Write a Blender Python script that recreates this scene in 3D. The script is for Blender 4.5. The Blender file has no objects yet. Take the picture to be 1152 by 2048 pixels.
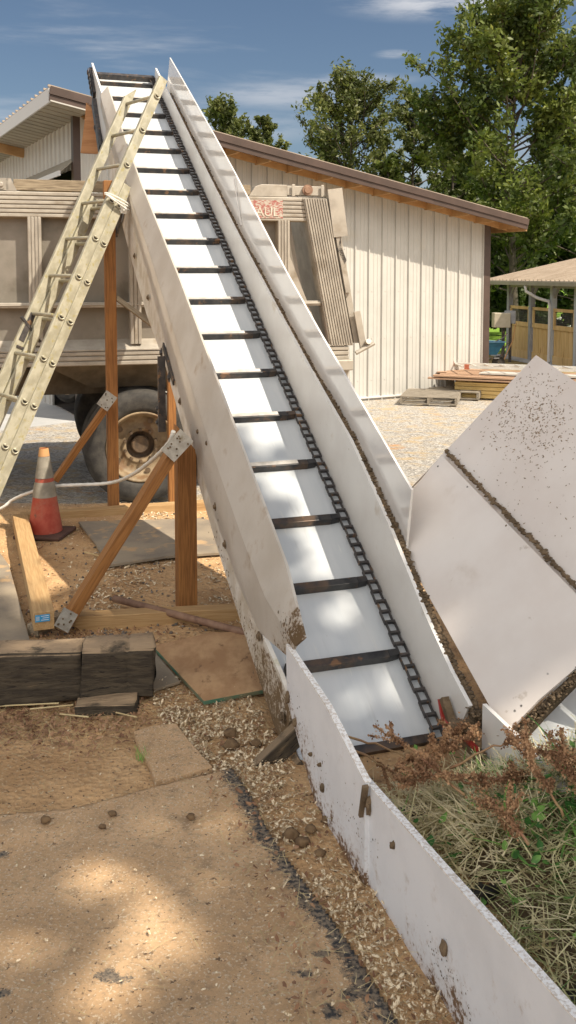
import bpy, math, random
from mathutils import Vector, noise, Matrix
random.seed(7)
V=Vector; R=math.radians
sc=bpy.context.scene; col=sc.collection
# ---------------------------------------------------------------- camera geometry (photo 1152x2048)
F=1850.0; PX,PY=576.0,690.0; PITCH=math.atan(140/1850); H=2.06
_c,_s=math.cos(PITCH),math.sin(PITCH)
CAM=V((0,0,H))
def ray(x,y):
    u=PY-y
    return V((x-PX, F*_c+u*_s, u*_c-F*_s))/F
def onz(x,y,z=0.0):
    r=ray(x,y); return CAM+r*((z-H)/r.z)
def atz(x,y,z): return CAM+ray(x,y)*z
def onp(x,y,p,n):
    r=ray(x,y); return CAM+r*((p-CAM).dot(n)/r.dot(n))
cam=bpy.data.cameras.new('camera'); co=bpy.data.objects.new('camera',cam); col.objects.link(co)
cam.sensor_fit='VERTICAL'; cam.sensor_height=36; cam.lens=F/2048*36
cam.shift_y=-(1024-PY)/2048.0; cam.clip_end=2000; cam.clip_start=.05
co.location=CAM; co.rotation_euler=(math.pi/2-PITCH,0,0); sc.camera=co

# ---------------------------------------------------------------- materials
def _inp(n,k,v):
    if k in n.inputs: n.inputs[k].default_value=v
def lin(c): return (c[0],c[1],c[2],1)
def M(name,c1,c2=None,scale=6,stretch=(1,1,1),rough=.7,bump=0,bscale=40,metal=0,spots=(),trans=0,lo=.35,hi=.65,obj=False,wave=None,spec=.5,detail=6,dirt=None,dust=None):
    m=bpy.data.materials.new(name); m.use_nodes=True; nt=m.node_tree; N=nt.nodes; L=nt.links
    bs=N['Principled BSDF']; _inp(bs,'Roughness',rough); _inp(bs,'Metallic',metal); _inp(bs,'Specular IOR Level',spec)
    at=N.new('ShaderNodeAttribute'); at.attribute_name='gc'
    src=at.outputs['Vector']
    if obj:
        tc=N.new('ShaderNodeTexCoord'); src=tc.outputs['Object']
    mp=N.new('ShaderNodeMapping'); mp.inputs['Scale'].default_value=stretch; L.new(src,mp.inputs['Vector'])
    def nz(sc_,det=detail,vec=None,ro=.6):
        n=N.new('ShaderNodeTexNoise'); n.inputs['Scale'].default_value=sc_; n.inputs['Detail'].default_value=det
        n.inputs['Roughness'].default_value=ro; L.new(vec or mp.outputs['Vector'],n.inputs['Vector']); return n.outputs['Fac']
    def ss(fac,a,b):
        r=N.new('ShaderNodeMapRange'); r.interpolation_type='SMOOTHSTEP'; r.inputs['From Min'].default_value=a; r.inputs['From Max'].default_value=b
        L.new(fac,r.inputs['Value']); return r.outputs['Result']
    def mix(f,a,b):
        x=N.new('ShaderNodeMix'); x.data_type='RGBA'; L.new(f,x.inputs['Factor'])
        if isinstance(a,tuple): x.inputs['A'].default_value=lin(a)
        else: L.new(a,x.inputs['A'])
        if isinstance(b,tuple): x.inputs['B'].default_value=lin(b)
        else: L.new(b,x.inputs['B'])
        return x.outputs['Result']
    cur=c1
    if c2: cur=mix(ss(nz(scale),lo,hi),c1,c2)
    for sp in spots:   # colour, scale, lo, hi, (stretch off)
        cur=mix(ss(nz(sp[1],5,None if len(sp)<5 else src),sp[2],sp[3]),cur,sp[0])
    if dirt:
        da=N.new('ShaderNodeAttribute'); da.attribute_name='dirt'
        n1=nz(14,8,src,.75); n2=nz(60,6,src,.7)
        def ma(op,a,b):
            q=N.new('ShaderNodeMath'); q.operation=op
            for i_,v_ in enumerate((a,b)):
                if isinstance(v_,(int,float)): q.inputs[i_].default_value=v_
                else: L.new(v_,q.inputs[i_])
            return q.outputs[0]
        e1=ma('ADD',ma('ADD',ma('MULTIPLY',n1,.55),ma('MULTIPLY',n2,.45)),ma('MULTIPLY',da.outputs['Fac'],.40))
        cur=mix(ma('MULTIPLY',ss(e1,.56,.74),.45),cur,(dirt[0]*1.9,dirt[1]*1.9,dirt[2]*1.9))
        cur=mix(ss(e1,.665,.70),cur,dirt)
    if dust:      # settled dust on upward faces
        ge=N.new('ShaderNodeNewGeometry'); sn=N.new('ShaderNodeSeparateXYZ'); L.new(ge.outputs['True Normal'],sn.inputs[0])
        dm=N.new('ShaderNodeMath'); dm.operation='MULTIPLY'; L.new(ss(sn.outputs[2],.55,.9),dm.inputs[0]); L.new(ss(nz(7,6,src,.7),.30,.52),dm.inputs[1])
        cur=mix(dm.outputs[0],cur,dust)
    if isinstance(cur,tuple): bs.inputs['Base Color'].default_value=lin(cur)
    else: L.new(cur,bs.inputs['Base Color'])
    if bump:
        b=N.new('ShaderNodeBump'); b.inputs['Strength'].default_value=1; b.inputs['Distance'].default_value=bump
        L.new(nz(bscale,8),b.inputs['Height']); L.new(b.outputs['Normal'],bs.inputs['Normal'])
    if trans:
        t=N.new('ShaderNodeBsdfTranslucent'); mx=N.new('ShaderNodeMixShader'); mx.inputs[0].default_value=trans
        if isinstance(cur,tuple): t.inputs['Color'].default_value=lin(cur)
        else: L.new(cur,t.inputs['Color'])
        L.new(bs.outputs[0],mx.inputs[1]); L.new(t.outputs[0],mx.inputs[2]); L.new(mx.outputs[0],N['Material Output'].inputs['Surface'])
    return m
G={}
G['bed']=M('white_liner',(.50,.53,.55),(.58,.60,.61),3,(1,.12,1),rough=.28,spots=(((.42,.42,.40),9,.60,.80),((.46,.47,.47),2,.55,.8)))
G['hdpe']=M('white_plastic_sheet',(.70,.67,.63),(.77,.75,.71),2.5,rough=.38,trans=.04,spots=(((.60,.53,.44),5,.62,.80),((.32,.22,.12),38,.715,.75)))
G['hdpe_pan']=M('hopper_plastic_sheet',(.72,.655,.60),(.79,.74,.69),1.6,rough=.36,trans=.12,spots=(((.58,.50,.42),3,.60,.85),((.5,.43,.36),14,.66,.78)))
G['hdpe_t']=M('backlit_white_sheet',(.66,.61,.54),(.75,.71,.65),2.5,rough=.5,trans=.45,spots=(((.55,.46,.36),5,.58,.76),),dirt=(.22,.14,.07))
G['hdpe_g']=M('glossy_white_sheet',(.64,.61,.57),(.70,.67,.63),2.5,rough=.09,spec=.9,spots=(((.58,.53,.46),5,.62,.80),))
G['skirt']=M('weathered_white_board',(.50,.44,.35),(.68,.64,.57),6,rough=.7,bump=.002,bscale=30,spots=(((.46,.37,.25),11,.54,.74),((.42,.40,.22),5,.64,.78)),dirt=(.17,.11,.055))
G['bed']=M('white_liner',(.50,.53,.55),(.57,.59,.60),2,(3,.35,1),rough=.16,spec=.9,spots=(((.40,.41,.40),3.5,.58,.80),((.60,.61,.60),9,.62,.7),((.36,.33,.28),14,.70,.78,0)))
G['board']=M('muddy_white_board',(.70,.71,.73),(.78,.79,.81),4,rough=.5,bump=.0006,spots=(((.58,.55,.52),7,.6,.78),),dirt=(.17,.10,.055))
G['chip_edge']=M('cut_board_edge',(.62,.55,.48),(.85,.83,.8),90,rough=.8,bump=.003,bscale=120,lo=.4,hi=.55)
G['mud']=M('caked_mud',(.11,.075,.042),(.20,.14,.082),14,rough=.95,bump=.012,bscale=50)
G['clod2']=M('dried_brown_specks',(.20,.14,.085),(.34,.25,.16),30,rough=.9)
G['black']=M('black_steel',(.018,.018,.02),(.045,.043,.042),12,rough=.42,spots=(((.10,.065,.042),7,.48,.66),((.20,.105,.05),11,.58,.68)),metal=.2)
G['black2']=M('dark_steel',(.03,.028,.028),(.07,.06,.055),20,rough=.5,spots=(((.20,.11,.05),18,.58,.66),))
G['dust']=M('sunlit_dusty_steel',(.36,.34,.31),(.50,.47,.43),20,rough=.7)  # dust tone lightened to stand for sun on the flight tops
G['red']=M('red_paint',(.45,.04,.03),(.3,.03,.02),10,rough=.5)
G['timber']=M('brown_stained_timber',(.21,.085,.021),(.35,.155,.042),4,(1.2,26,26),rough=.68,bump=.0012,bscale=8,spots=(((.14,.055,.018),2.2,.60,.80),((.1,.05,.02),30,.73,.76,0)))
G['timber2']=M('pale_treated_timber',(.36,.215,.09),(.46,.30,.14),4,(1.2,22,22),rough=.75,bump=.001,bscale=8,spots=(((.25,.16,.07),1.5,.58,.78),))
G['timber3']=M('weathered_timber',(.20,.155,.10),(.33,.265,.18),5,(1.5,24,24),rough=.85,bump=.002,bscale=8,spots=(((.10,.07,.045),2.6,.52,.7),))
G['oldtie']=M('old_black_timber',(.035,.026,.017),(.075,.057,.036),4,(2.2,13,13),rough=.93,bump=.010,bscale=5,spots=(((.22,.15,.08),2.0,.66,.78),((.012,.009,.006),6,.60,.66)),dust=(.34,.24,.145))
G['galv']=M('galvanised_plate',(.33,.31,.27),(.45,.43,.38),24,rough=.5,metal=.4,spots=(((.22,.17,.10),14,.56,.70),))
G['ladder']=M('aged_aluminium',(.31,.285,.205),(.43,.40,.30),5,(2,3,3),rough=.5,metal=.25,spots=(((.33,.28,.12),9,.55,.72),((.22,.17,.10),40,.66,.74)))
G['ladder_in']=M('ladder_hole_dark',(.03,.025,.02),rough=.9)
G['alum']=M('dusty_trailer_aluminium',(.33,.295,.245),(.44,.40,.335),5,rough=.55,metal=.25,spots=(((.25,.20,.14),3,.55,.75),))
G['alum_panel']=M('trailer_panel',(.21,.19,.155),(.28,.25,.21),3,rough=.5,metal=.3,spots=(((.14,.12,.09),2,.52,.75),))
G['under']=M('trailer_underside',(.10,.085,.06),(.17,.14,.10),6,rough=.8)
G['tyre']=M('dusty_rubber',(.022,.020,.018),(.055,.049,.041),9,rough=.85,bump=.002,bscale=60)
G['rim']=M('rusty_yellow_rim',(.17,.12,.066),(.28,.205,.12),8,rough=.65,spots=(((.16,.09,.04),7,.53,.66),))
G['rimdark']=M('greasy_hub',(.06,.04,.025),(.14,.09,.05),14,rough=.6)
G['decal']=M('faded_red_decal',(.34,.11,.09),(.46,.41,.34),26,(1,4,4),rough=.6,lo=.44,hi=.54)
G['decal_text']=M('decal_lettering',(.66,.60,.50),(.55,.45,.36),20,rough=.6)
G['cone']=M('faded_orange_cone',(.34,.042,.022),(.42,.085,.045),9,rough=.6,spots=(((.30,.16,.10),5,.50,.72),((.10,.07,.05),11,.62,.76)))
G['cone_grey']=M('dirty_reflective_collar',(.20,.18,.14),(.30,.27,.215),12,rough=.6)
G['cone_pink']=M('cone_faded_top',(.56,.30,.12),(.46,.25,.11),12,rough=.7)
G['cone_base']=M('cone_base_rubber',(.07,.035,.025),(.12,.06,.04),8,rough=.8)
G['pipe']=M('rusted_pipe',(.20,.11,.07),(.28,.17,.11),14,rough=.7,spots=(((.12,.06,.04),8,.56,.7),))
G['ply']=M('dusty_plywood',(.36,.205,.10),(.50,.315,.165),5,(2,1,1),rough=.85,bump=.002,bscale=20,spots=(((.22,.12,.06),9,.60,.72),))
G['ply_edge']=M('green_plywood_edge',(.06,.16,.10),(.18,.16,.09),9,rough=.8)
G['ply2']=M('chute_plywood',(.36,.15,.045),(.47,.22,.08),3,(1,1,7),rough=.6)
G['hose']=M('white_conduit',(.62,.60,.54),(.72,.70,.64),8,rough=.5)
G['rubber']=M('dusty_rubber_mat',(.20,.165,.125),(.29,.235,.165),3,rough=.9,bump=.002,spots=(((.42,.28,.15),5,.56,.68),((.40,.34,.24),60,.68,.72)))
G['label']=M('blue_label',(.03,.28,.55),(.04,.33,.6),9,rough=.5)
G['label_w']=M('white_label_print',(.75,.75,.75),rough=.5)
G['siding']=M('cream_metal_siding',(.47,.45,.405),(.51,.49,.445),1.5,rough=.45,spots=(((.50,.45,.36),1.2,.56,.8),))
G['brown']=M('brown_trim',(.058,.036,.026),(.078,.048,.036),3,rough=.5)
G['soffit']=M('soffit_panel',(.25,.22,.17),(.30,.265,.205),2,rough=.6)
G['whitetrim']=M('white_trim',(.60,.58,.56),rough=.5)
G['roofm']=M('metal_roof',(.36,.29,.22),(.45,.37,.29),1.5,rough=.4,metal=.2)
G['rafter']=M('rafter_wood',(.42,.24,.10),(.52,.32,.15),4,rough=.8)
G['dark']=M('dark_interior',(.03,.024,.018),(.05,.04,.03),3,rough=.9)
G['cedar']=M('cedar_boards',(.52,.34,.13),(.64,.44,.20),5,(1,1,.15),rough=.75,obj=True,spots=(((.33,.19,.06),9,.62,.74),))
G['greypost']=M('grey_stained_post',(.27,.27,.28),(.34,.34,.35),5,rough=.7)
G['lightpost']=M('pale_grey_post',(.42,.45,.47),(.48,.5,.52),5,rough=.7)
G['mesh_dark']=M('wire_mesh',(.06,.055,.05),(.12,.11,.1),8,rough=.8)
G['palletwood']=M('grey_pallet_wood',(.20,.17,.13),(.36,.31,.24),8,(1,14,14),rough=.85,spots=(((.10,.08,.06),6,.55,.68),))
G['deck']=M('brown_deck_board',(.34,.20,.12),(.42,.27,.17),5,(1,14,14),rough=.7)
G['lumber']=M('yellow_lumber',(.56,.38,.13),(.66,.48,.2),5,(1,14,14),rough=.75)
G['newalum']=M('bright_aluminium',(.62,.61,.56),(.7,.68,.62),9,rough=.4,metal=.3)
G['orange']=M('orange_ladder_cap',(.42,.12,.06),rough=.6)
G['blue']=M('blue_plastic_tub',(.01,.08,.16),(.015,.11,.2),6,rough=.5)
G['box']=M('beige_electrical_box',(.42,.37,.27),(.48,.42,.32),6,rough=.5)
G['concrete']=M('grey_concrete',(.36,.36,.35),(.43,.42,.40),2,rough=.85,obj=True)
G['bark']=M('tree_bark',(.055,.043,.032),(.10,.08,.058),3,rough=.95)
G['straw']=M('dry_straw',(.50,.38,.19),(.66,.54,.30),3,rough=.8,trans=.15,detail=2)
G['chips']=M('pale_wood_shavings',(.34,.23,.12),(.74,.62,.43),70,rough=.85,detail=2,lo=.4,hi=.6)
G['leafbrown']=M('brown_leaf_litter',(.19,.095,.05),(.34,.20,.11),9,rough=.9,detail=2,lo=.4,hi=.6)
G['clod']=M('dark_manure_clod',(.11,.065,.032),(.19,.12,.06),20,rough=.95,bump=.006,bscale=60)
G['hay']=M('wilted_grass',(.24,.26,.10),(.72,.66,.38),8,rough=.8,trans=.2,detail=2,lo=.4,hi=.6)
G['hay2']=M('pale_straw_hay',(.46,.38,.19),(.84,.74,.48),9,rough=.8,trans=.2,detail=2,lo=.35,hi=.6)
G['green']=M('green_weeds',(.045,.15,.028),(.22,.42,.09),9,rough=.6,trans=.25,detail=2,lo=.4,hi=.6)
G['dock']=M('brown_dock_seed',(.25,.13,.065),(.50,.30,.16),14,rough=.85,trans=.1,detail=2,lo=.4,hi=.6)
G['dockstem']=M('dock_stem',(.42,.29,.14),(.30,.14,.08),4,rough=.7)
def leafmat(n,a,b):
    return M(n,a,b,.55,rough=.55,trans=.38,detail=3,lo=.38,hi=.62,spots=(((b[0]*1.7,b[1]*1.45,b[2]*1.1),2.6,.56,.7),))
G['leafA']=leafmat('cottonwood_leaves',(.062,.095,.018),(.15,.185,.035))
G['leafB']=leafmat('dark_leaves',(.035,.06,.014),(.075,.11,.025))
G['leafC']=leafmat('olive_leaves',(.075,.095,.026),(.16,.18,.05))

# ---------------------------------------------------------------- mesh builder
ORG={}
class MB:
    def __init__(s): s.v=[]; s.f=[]; s.g=[]; s.mi=[]; s.smooth=False
    def add(s,vs,fs,gs=None,mi=0):
        n=len(s.v); s.v+= [V(p) for p in vs]; s.g+= [V(p) for p in (gs or vs)]
        s.f+= [tuple(n+i for i in f) for f in fs]; s.mi+=[mi]*len(fs); return s
    def beam(s,p1,p2,w,h,up=V((0,0,1)),mi=0):      # box from p1 to p2; w sideways, h along up
        p1=V(p1);p2=V(p2); d=(p2-p1); Ln=d.length; d.normalize(); side=d.cross(V(up)); 
        if side.length<1e-4: side=d.cross(V((1,0,0)))
        side.normalize(); u=side.cross(d).normalized()
        o=V((random.uniform(0,9),random.uniform(0,9),random.uniform(0,9)))
        vs=[];gs=[]
        for t in (0,1):
            for a_,b_ in ((-1,-1),(1,-1),(1,1),(-1,1)):
                vs.append(p1+d*Ln*t+side*a_*w/2+u*b_*h/2); gs.append(o+V((Ln*t,a_*w/2,b_*h/2)))
        return s.add(vs,[(3,2,1,0),(4,5,6,7),(0,1,5,4),(1,2,6,5),(2,3,7,6),(3,0,4,7)],gs,mi)
    def box(s,c,sx,sy,sz,rz=0,mi=0):
        d=V((math.cos(rz),math.sin(rz),0)); c=V(c)
        return s.beam(c-d*sx/2,c+d*sx/2,sy,sz,mi=mi)
    def slab(s,pts,t,mi=0):            # polygon (list of Vectors) extruded by vector t
        n=len(pts); pts=[V(p) for p in pts]; t=V(t)
        fs=[tuple(range(n)),tuple(range(2*n-1,n-1,-1))]+[(i,i+n,(i+1)%n+n,(i+1)%n) for i in range(n)]
        return s.add(pts+[p+t for p in pts],fs,None,mi)
    def strip(s,A,B,t,mi=0):           # thick strip between two polylines of the same length
        n=len(A)
        for i in range(n-1):
            pass
        t=V(t); A=[V(p) for p in A];B=[V(p) for p in B]
        vs=A+B+[p+t for p in A]+[p+t for p in B]; fs=[]
        for i in range(n-1):
            fs+=[(i,i+1,n+i+1,n+i),(2*n+i,3*n+i,3*n+i+1,2*n+i+1),(i,2*n+i,2*n+i+1,i+1),(n+i,n+i+1,3*n+i+1,3*n+i)]
        fs+=[(0,n,3*n,2*n),(n-1,3*n-1,4*n-1,2*n-1)]
        return s.add(vs,fs,None,mi)
    def tube(s,pts,r,n=8,mi=0,cap=True):
        pts=[V(p) for p in pts]; rs=r if isinstance(r,(list,tuple)) else [r]*len(pts)
        vs=[];gs=[];fs=[]; prev=None; L0=0
        o=random.uniform(0,9)
        for i,p in enumerate(pts):
            d=(pts[min(i+1,len(pts)-1)]-pts[max(i-1,0)]).normalized()
            if prev is None:
                prev=d.cross(V((0,0,1)));
                if prev.length<.05: prev=d.cross(V((1,0,0)))
            prev=(prev-d*prev.dot(d)).normalized(); q=d.cross(prev)
            if i: L0+=(p-pts[i-1]).length
            for k in range(n):
                t=2*math.pi*k/n; off=(prev*math.cos(t)+q*math.sin(t))*rs[i]
                vs.append(p+off); gs.append(V((L0+o,rs[i]*math.cos(t),rs[i]*math.sin(t))))
        for i in range(len(pts)-1):
            for k in range(n): fs.append((i*n+k,i*n+(k+1)%n,(i+1)*n+(k+1)%n,(i+1)*n+k))
        if cap: fs+=[tuple(range(n-1,-1,-1)),tuple((len(pts)-1)*n+k for k in range(n))]
        return s.add(vs,fs,gs,mi)
    def lathe(s,c,ax,prof,n=40,mi=0):     # prof: list (r, along axis)
        c=V(c); ax=V(ax).normalized(); a1=ax.cross(V((0,0,1)))
        if a1.length<.05: a1=ax.cross(V((1,0,0)))
        a1.normalize(); a2=ax.cross(a1); vs=[];fs=[]
        for (r,h) in prof:
            for k in range(n):
                t=2*math.pi*k/n; vs.append(c+ax*h+(a1*math.cos(t)+a2*math.sin(t))*r)
        for i in range(len(prof)-1):
            for k in range(n): fs.append((i*n+k,i*n+(k+1)%n,(i+1)*n+(k+1)%n,(i+1)*n+k))
        return s.add(vs,fs,None,mi)
    def blob(s,c,rx,ry,rz,rough=.25,n=2,seed=0,mi=0):
        import bmesh
        bm=bmesh.new(); bmesh.ops.create_icosphere(bm,subdivisions=n,radius=1)
        vs=[]
        for v in bm.verts:
            k=1+rough*noise.noise(v.co*1.7+V((seed*3.1,seed*1.7,seed)))*1.6
            vs.append(V(c)+V((v.co.x*rx*k,v.co.y*ry*k,v.co.z*rz*k)))
        fs=[tuple(v.index for v in f.verts) for f in bm.faces]; bm.free()
        return s.add(vs,fs,None,mi)
    def build(s,name,mats,parent=None,smooth=False,bevel=0,org=None):
        me=bpy.data.meshes.new(name)
        o=ORG.get(parent.name,V((0,0,0))) if parent else V((0,0,0))
        if org is not None: o=V(org)
        me.from_pydata([tuple(p-o) for p in s.v],[],s.f)
        at=me.attributes.new('gc','FLOAT_VECTOR','POINT')
        flat=[]
        for g in s.g: flat+=[g.x,g.y,g.z]
        at.data.foreach_set('vector',flat)
        if not isinstance(mats,(list,tuple)): mats=[mats]
        for m in mats: me.materials.append(G[m] if isinstance(m,str) else m)
        if any(s.mi): me.polygons.foreach_set('material_index',s.mi)
        if smooth: me.polygons.foreach_set('use_smooth',[True]*len(me.polygons))
        me.update()
        ob=bpy.data.objects.new(name,me); col.objects.link(ob)
        if parent: ob.parent=parent
        elif org is not None: ob.location=o
        ORG[ob.name]=o
        if bevel:
            b=ob.modifiers.new('bevel','BEVEL'); b.width=bevel; b.segments=2; b.limit_method='ANGLE'; b.angle_limit=R(40)
        return ob
def tag(o,label=None,cat=None,group=None,kind=None):
    if label: o['label']=label
    if cat: o['category']=cat
    if group: o['group']=group
    if kind: o['kind']=kind
    return o
def thing(name,loc,label,cat,group=None):
    o=bpy.data.objects.new(name,None); col.objects.link(o); o.location=V(loc); o.empty_display_size=.1
    ORG[o.name]=V(loc); return tag(o,label,cat,group)
def pl_at(P,t):
    d=[0]
    for a_,b_ in zip(P,P[1:]): d.append(d[-1]+(b_-a_).length)
    x=t*d[-1]
    for i in range(len(P)-1):
        if x<=d[i+1] or i==len(P)-2: return P[i].lerp(P[i+1],(x-d[i])/max(1e-6,d[i+1]-d[i]))
def gridpanel(name,top,bot,th,mat,par,fn,n=70,k=10):
    top=[V(p) for p in top]; bot=[V(p) for p in bot]; th=V(th); m=MB(); dv=[]
    for sd_ in (0,1):
        for i in range(n+1):
            a_=pl_at(top,i/n); b_=pl_at(bot,i/n)
            for j in range(k+1): m.v.append(a_.lerp(b_,j/k)+th*sd_); m.g.append(m.v[-1]); dv.append(fn(i/n,j/k))
    o=(n+1)*(k+1)
    for i in range(n):
        for j in range(k):
            q=i*(k+1)+j; m.f.append((q,q+1,q+k+2,q+k+1)); m.f.append((o+q,o+q+k+1,o+q+k+2,o+q+1))
        q=i*(k+1); m.f.append((q,q+k+1,o+q+k+1,o+q)); m.f.append((q+k,o+q+k,o+q+2*k+1,q+2*k+1))
    for j in range(k): m.f.append((j,o+j,o+j+1,j+1)); q=n*(k+1)+j; m.f.append((q,q+1,o+q+1,o+q))
    m.mi=[0]*len(m.f)
    ob=m.build(name,G[mat],par); a=ob.data.attributes.new('dirt','FLOAT','POINT'); a.data.foreach_set('value',dv); return ob
def lumps(name,path,par,n,r0,r1,seed=0,flat=.6,spread=.012,wf=None):
    rn=random.Random(seed); m=MB()
    for i in range(n):
        t=(i+rn.random())/n; p=pl_at(path,t)+V((rn.gauss(0,1),rn.gauss(0,1),rn.gauss(0,.6)))*spread*(wf(t) if wf else 1)
        r=rn.uniform(r0,r1)*(wf(t) if wf else 1); m.blob(p,r*rn.uniform(.9,1.6),r*rn.uniform(.9,1.6),r*flat*rn.uniform(.7,1.3),.5,1,rn.random()*20)
    return tag(m.build(name,G['mud'],par,smooth=True),kind='stuff')

# ---------------------------------------------------------------- ground
def sst(t): t=max(0,min(1,t)); return t*t*(3-2*t)
def gz(x,y): return -.26*sst((y-8.15)/1.0)-.08*sst((y-10)/4)-.56*sst((y-22)/9)-2.2*sst((y-40)/52)
def axis_pts(lo,hi,fine_lo,fine_hi,st,grow=1.09):
    a=[]; x=fine_lo
    while x<fine_hi: a.append(x); x+=st
    s_=st; 
    while x<hi: a.append(x); s_*=grow; x+=s_
    a.append(hi); b=[]; x=fine_lo; s_=st
    while x>lo: s_*=grow; x-=s_; b.append(max(x,lo))
    return b[::-1]+a
xs=axis_pts(-400,400,-2.6,1.8,.022); ys=axis_pts(-60,600,1.7,8.6,.03)
# line of the left board's foot, in plan
az=R(18); el=R(30.6)
ca=V((-math.sin(az)*math.cos(el),math.cos(az)*math.cos(el),math.sin(el)))
cb=V((math.cos(az),math.sin(az),0)); cw=cb.cross(ca); ch=V((-math.sin(az),math.cos(az),0))
O=atz(870,1465,4.09); LW=.62
def K(u,a,w): return O+cb*u+ca*a+cw*w
def nzd(x,y):
    n1=noise.noise(V((x*1.3,y*1.3,1)))*.012+noise.noise(V((x*5,y*5,4)))*.008+noise.noise(V((x*17,y*17,9)))*.004
    return n1
def mound(x,y):
    p=V((x,y,0))-O; u=p.dot(cb); t=p.dot(ch)
    h=0
    if t<1.2:
        d=u+LW      # strip left of the board
        if -.30<d<.05: h=.030*math.sin(math.pi*(d+.30)/.35)*(1 if t<.4 else max(0,(1.2-t)/.8))*(.6+.8*abs(noise.noise(V((x*4,y*4,3)))))
    return h
gv=[];gf=[]
for y in ys:
    for x in xs:
        near=1 if (y<14 and abs(x)<6) else .3
        z=gz(x,y)+(nzd(x,y)*near if y<30 else 0)+(mound(x,y) if 1.6<y<6 and -1<x<1.5 else 0)
        gv.append((x,y,z))
nx=len(xs)
for j in range(len(ys)-1):
    for i in range(nx-1): gf.append((j*nx+i,j*nx+i+1,(j+1)*nx+i+1,(j+1)*nx+i))
g=MB(); g.v=[V(p) for p in gv]; g.g=g.v; g.f=gf; g.mi=[0]*len(gf)
def ground_mat():
    m=bpy.data.materials.new('ground_dirt_gravel'); m.use_nodes=True; nt=m.node_tree; N=nt.nodes; L=nt.links
    bs=N['Principled BSDF']; _inp(bs,'Roughness',.95); _inp(bs,'Specular IOR Level',.2)
    tc=N.new('ShaderNodeTexCoord'); P=tc.outputs['Object']
    sep=N.new('ShaderNodeSeparateXYZ'); L.new(P,sep.inputs[0])
    def nz(s_,d=6,ro=.6,vec=None):
        n=N.new('ShaderNodeTexNoise'); n.inputs['Scale'].default_value=s_; n.inputs['Detail'].default_value=d; n.inputs['Roughness'].default_value=ro; L.new(vec or P,n.inputs['Vector']); return n.outputs['Fac']
    def ss(f,a,b):
        r=N.new('ShaderNodeMapRange'); r.interpolation_type='SMOOTHSTEP'; r.inputs['From Min'].default_value=a; r.inputs['From Max'].default_value=b; L.new(f,r.inputs['Value']); return r.outputs['Result']
    def mix(f,a,b):
        x=N.new('ShaderNodeMix'); x.data_type='RGBA'; L.new(f,x.inputs['Factor'])
        for k,q in (('A',a),('B',b)):
            if isinstance(q,tuple): x.inputs[k].default_value=lin(q)
            else: L.new(q,x.inputs[k])
        return x.outputs['Result']
    def ma(op,a,b):
        n=N.new('ShaderNodeMath'); n.operation=op
        for i,q in enumerate((a,b)):
            if isinstance(q,(int,float)): n.inputs[i].default_value=q
            else: L.new(q,n.inputs[i])
        return n.outputs[0]
    # dirt
    dirt=mix(ss(nz(2.2),.35,.65),(.45,.275,.135),(.60,.385,.20))
    dirt=mix(ss(nz(9),.54,.72),dirt,(.30,.185,.10))
    dirt=mix(ss(nz(70,3),.60,.66),dirt,(.52,.40,.25))
    dirt=mix(ss(nz(45,3),.62,.68),dirt,(.13,.085,.055))
    # gravel
    vo=N.new('ShaderNodeTexVoronoi'); vo.inputs['Scale'].default_value=38; L.new(P,vo.inputs['Vector'])
    sv=N.new('ShaderNodeSeparateColor'); L.new(vo.outputs['Color'],sv.inputs[0])
    grav=mix(sv.outputs[0],(.20,.185,.165),(.50,.47,.42))
    grav=mix(ss(nz(3,8,.75),.46,.66),grav,(.43,.33,.20))
    grav=mix(ss(nz(.9,6,.7),.60,.72),grav,(.46,.24,.09))
    yy=ma('ADD',sep.outputs[1],ma('MULTIPLY',nz(.8,5),1.4))
    col1=mix(ss(yy,8.7,9.6),dirt,grav)
    # straw coloured band before gravel on right
    gr=mix(ss(nz(1.5,6),.4,.6),(.13,.24,.025),(.20,.32,.035))
    yg=ma('ADD',sep.outputs[1],ma('MULTIPLY',nz(.5,5),2.0))
    dry=mix(ss(nz(4,6),.4,.6),(.20,.15,.06),(.30,.23,.10))
    col2=mix(ss(yg,21.5,22.5),col1,dry)
    col2=mix(ss(yg,34,38),col2,gr)
    L.new(col2,bs.inputs['Base Color'])
    b=N.new('ShaderNodeBump'); b.inputs['Distance'].default_value=.012; b.inputs['Strength'].default_value=1
    h=ma('ADD',nz(60,8,.7),ma('MULTIPLY',vo.outputs['Distance'],.8)); L.new(h,b.inputs['Height']); L.new(b.outputs['Normal'],bs.inputs['Normal'])
    return m
G['ground']=ground_mat()
go=g.build('ground','ground',smooth=True); tag(go,kind='structure')

# ---------------------------------------------------------------- conveyor
conv=thing('conveyor',O-V((0,0,O.z)),'long white inclined conveyor with black crossbars and a chain, rising over the trailer','conveyor')
def KL(x,y): return onp(x,y,O-cb*LW,cb)       # on the left side plane
NF=19
AN=[-.015]+[.437+.457*(i-1) for i in range(1,NF)]
m=MB(); BW=-.05
m.strip([K(-.62,a,BW) for a in (-.05,4,8.45)],[K(.075,a,BW) for a in (-.05,4,8.45)],cw*-.012)
m.g=[V(((p-O).dot(cb),(p-O).dot(ca),0)) for p in m.v]; m.build('bed',G['bed'],conv)
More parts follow.
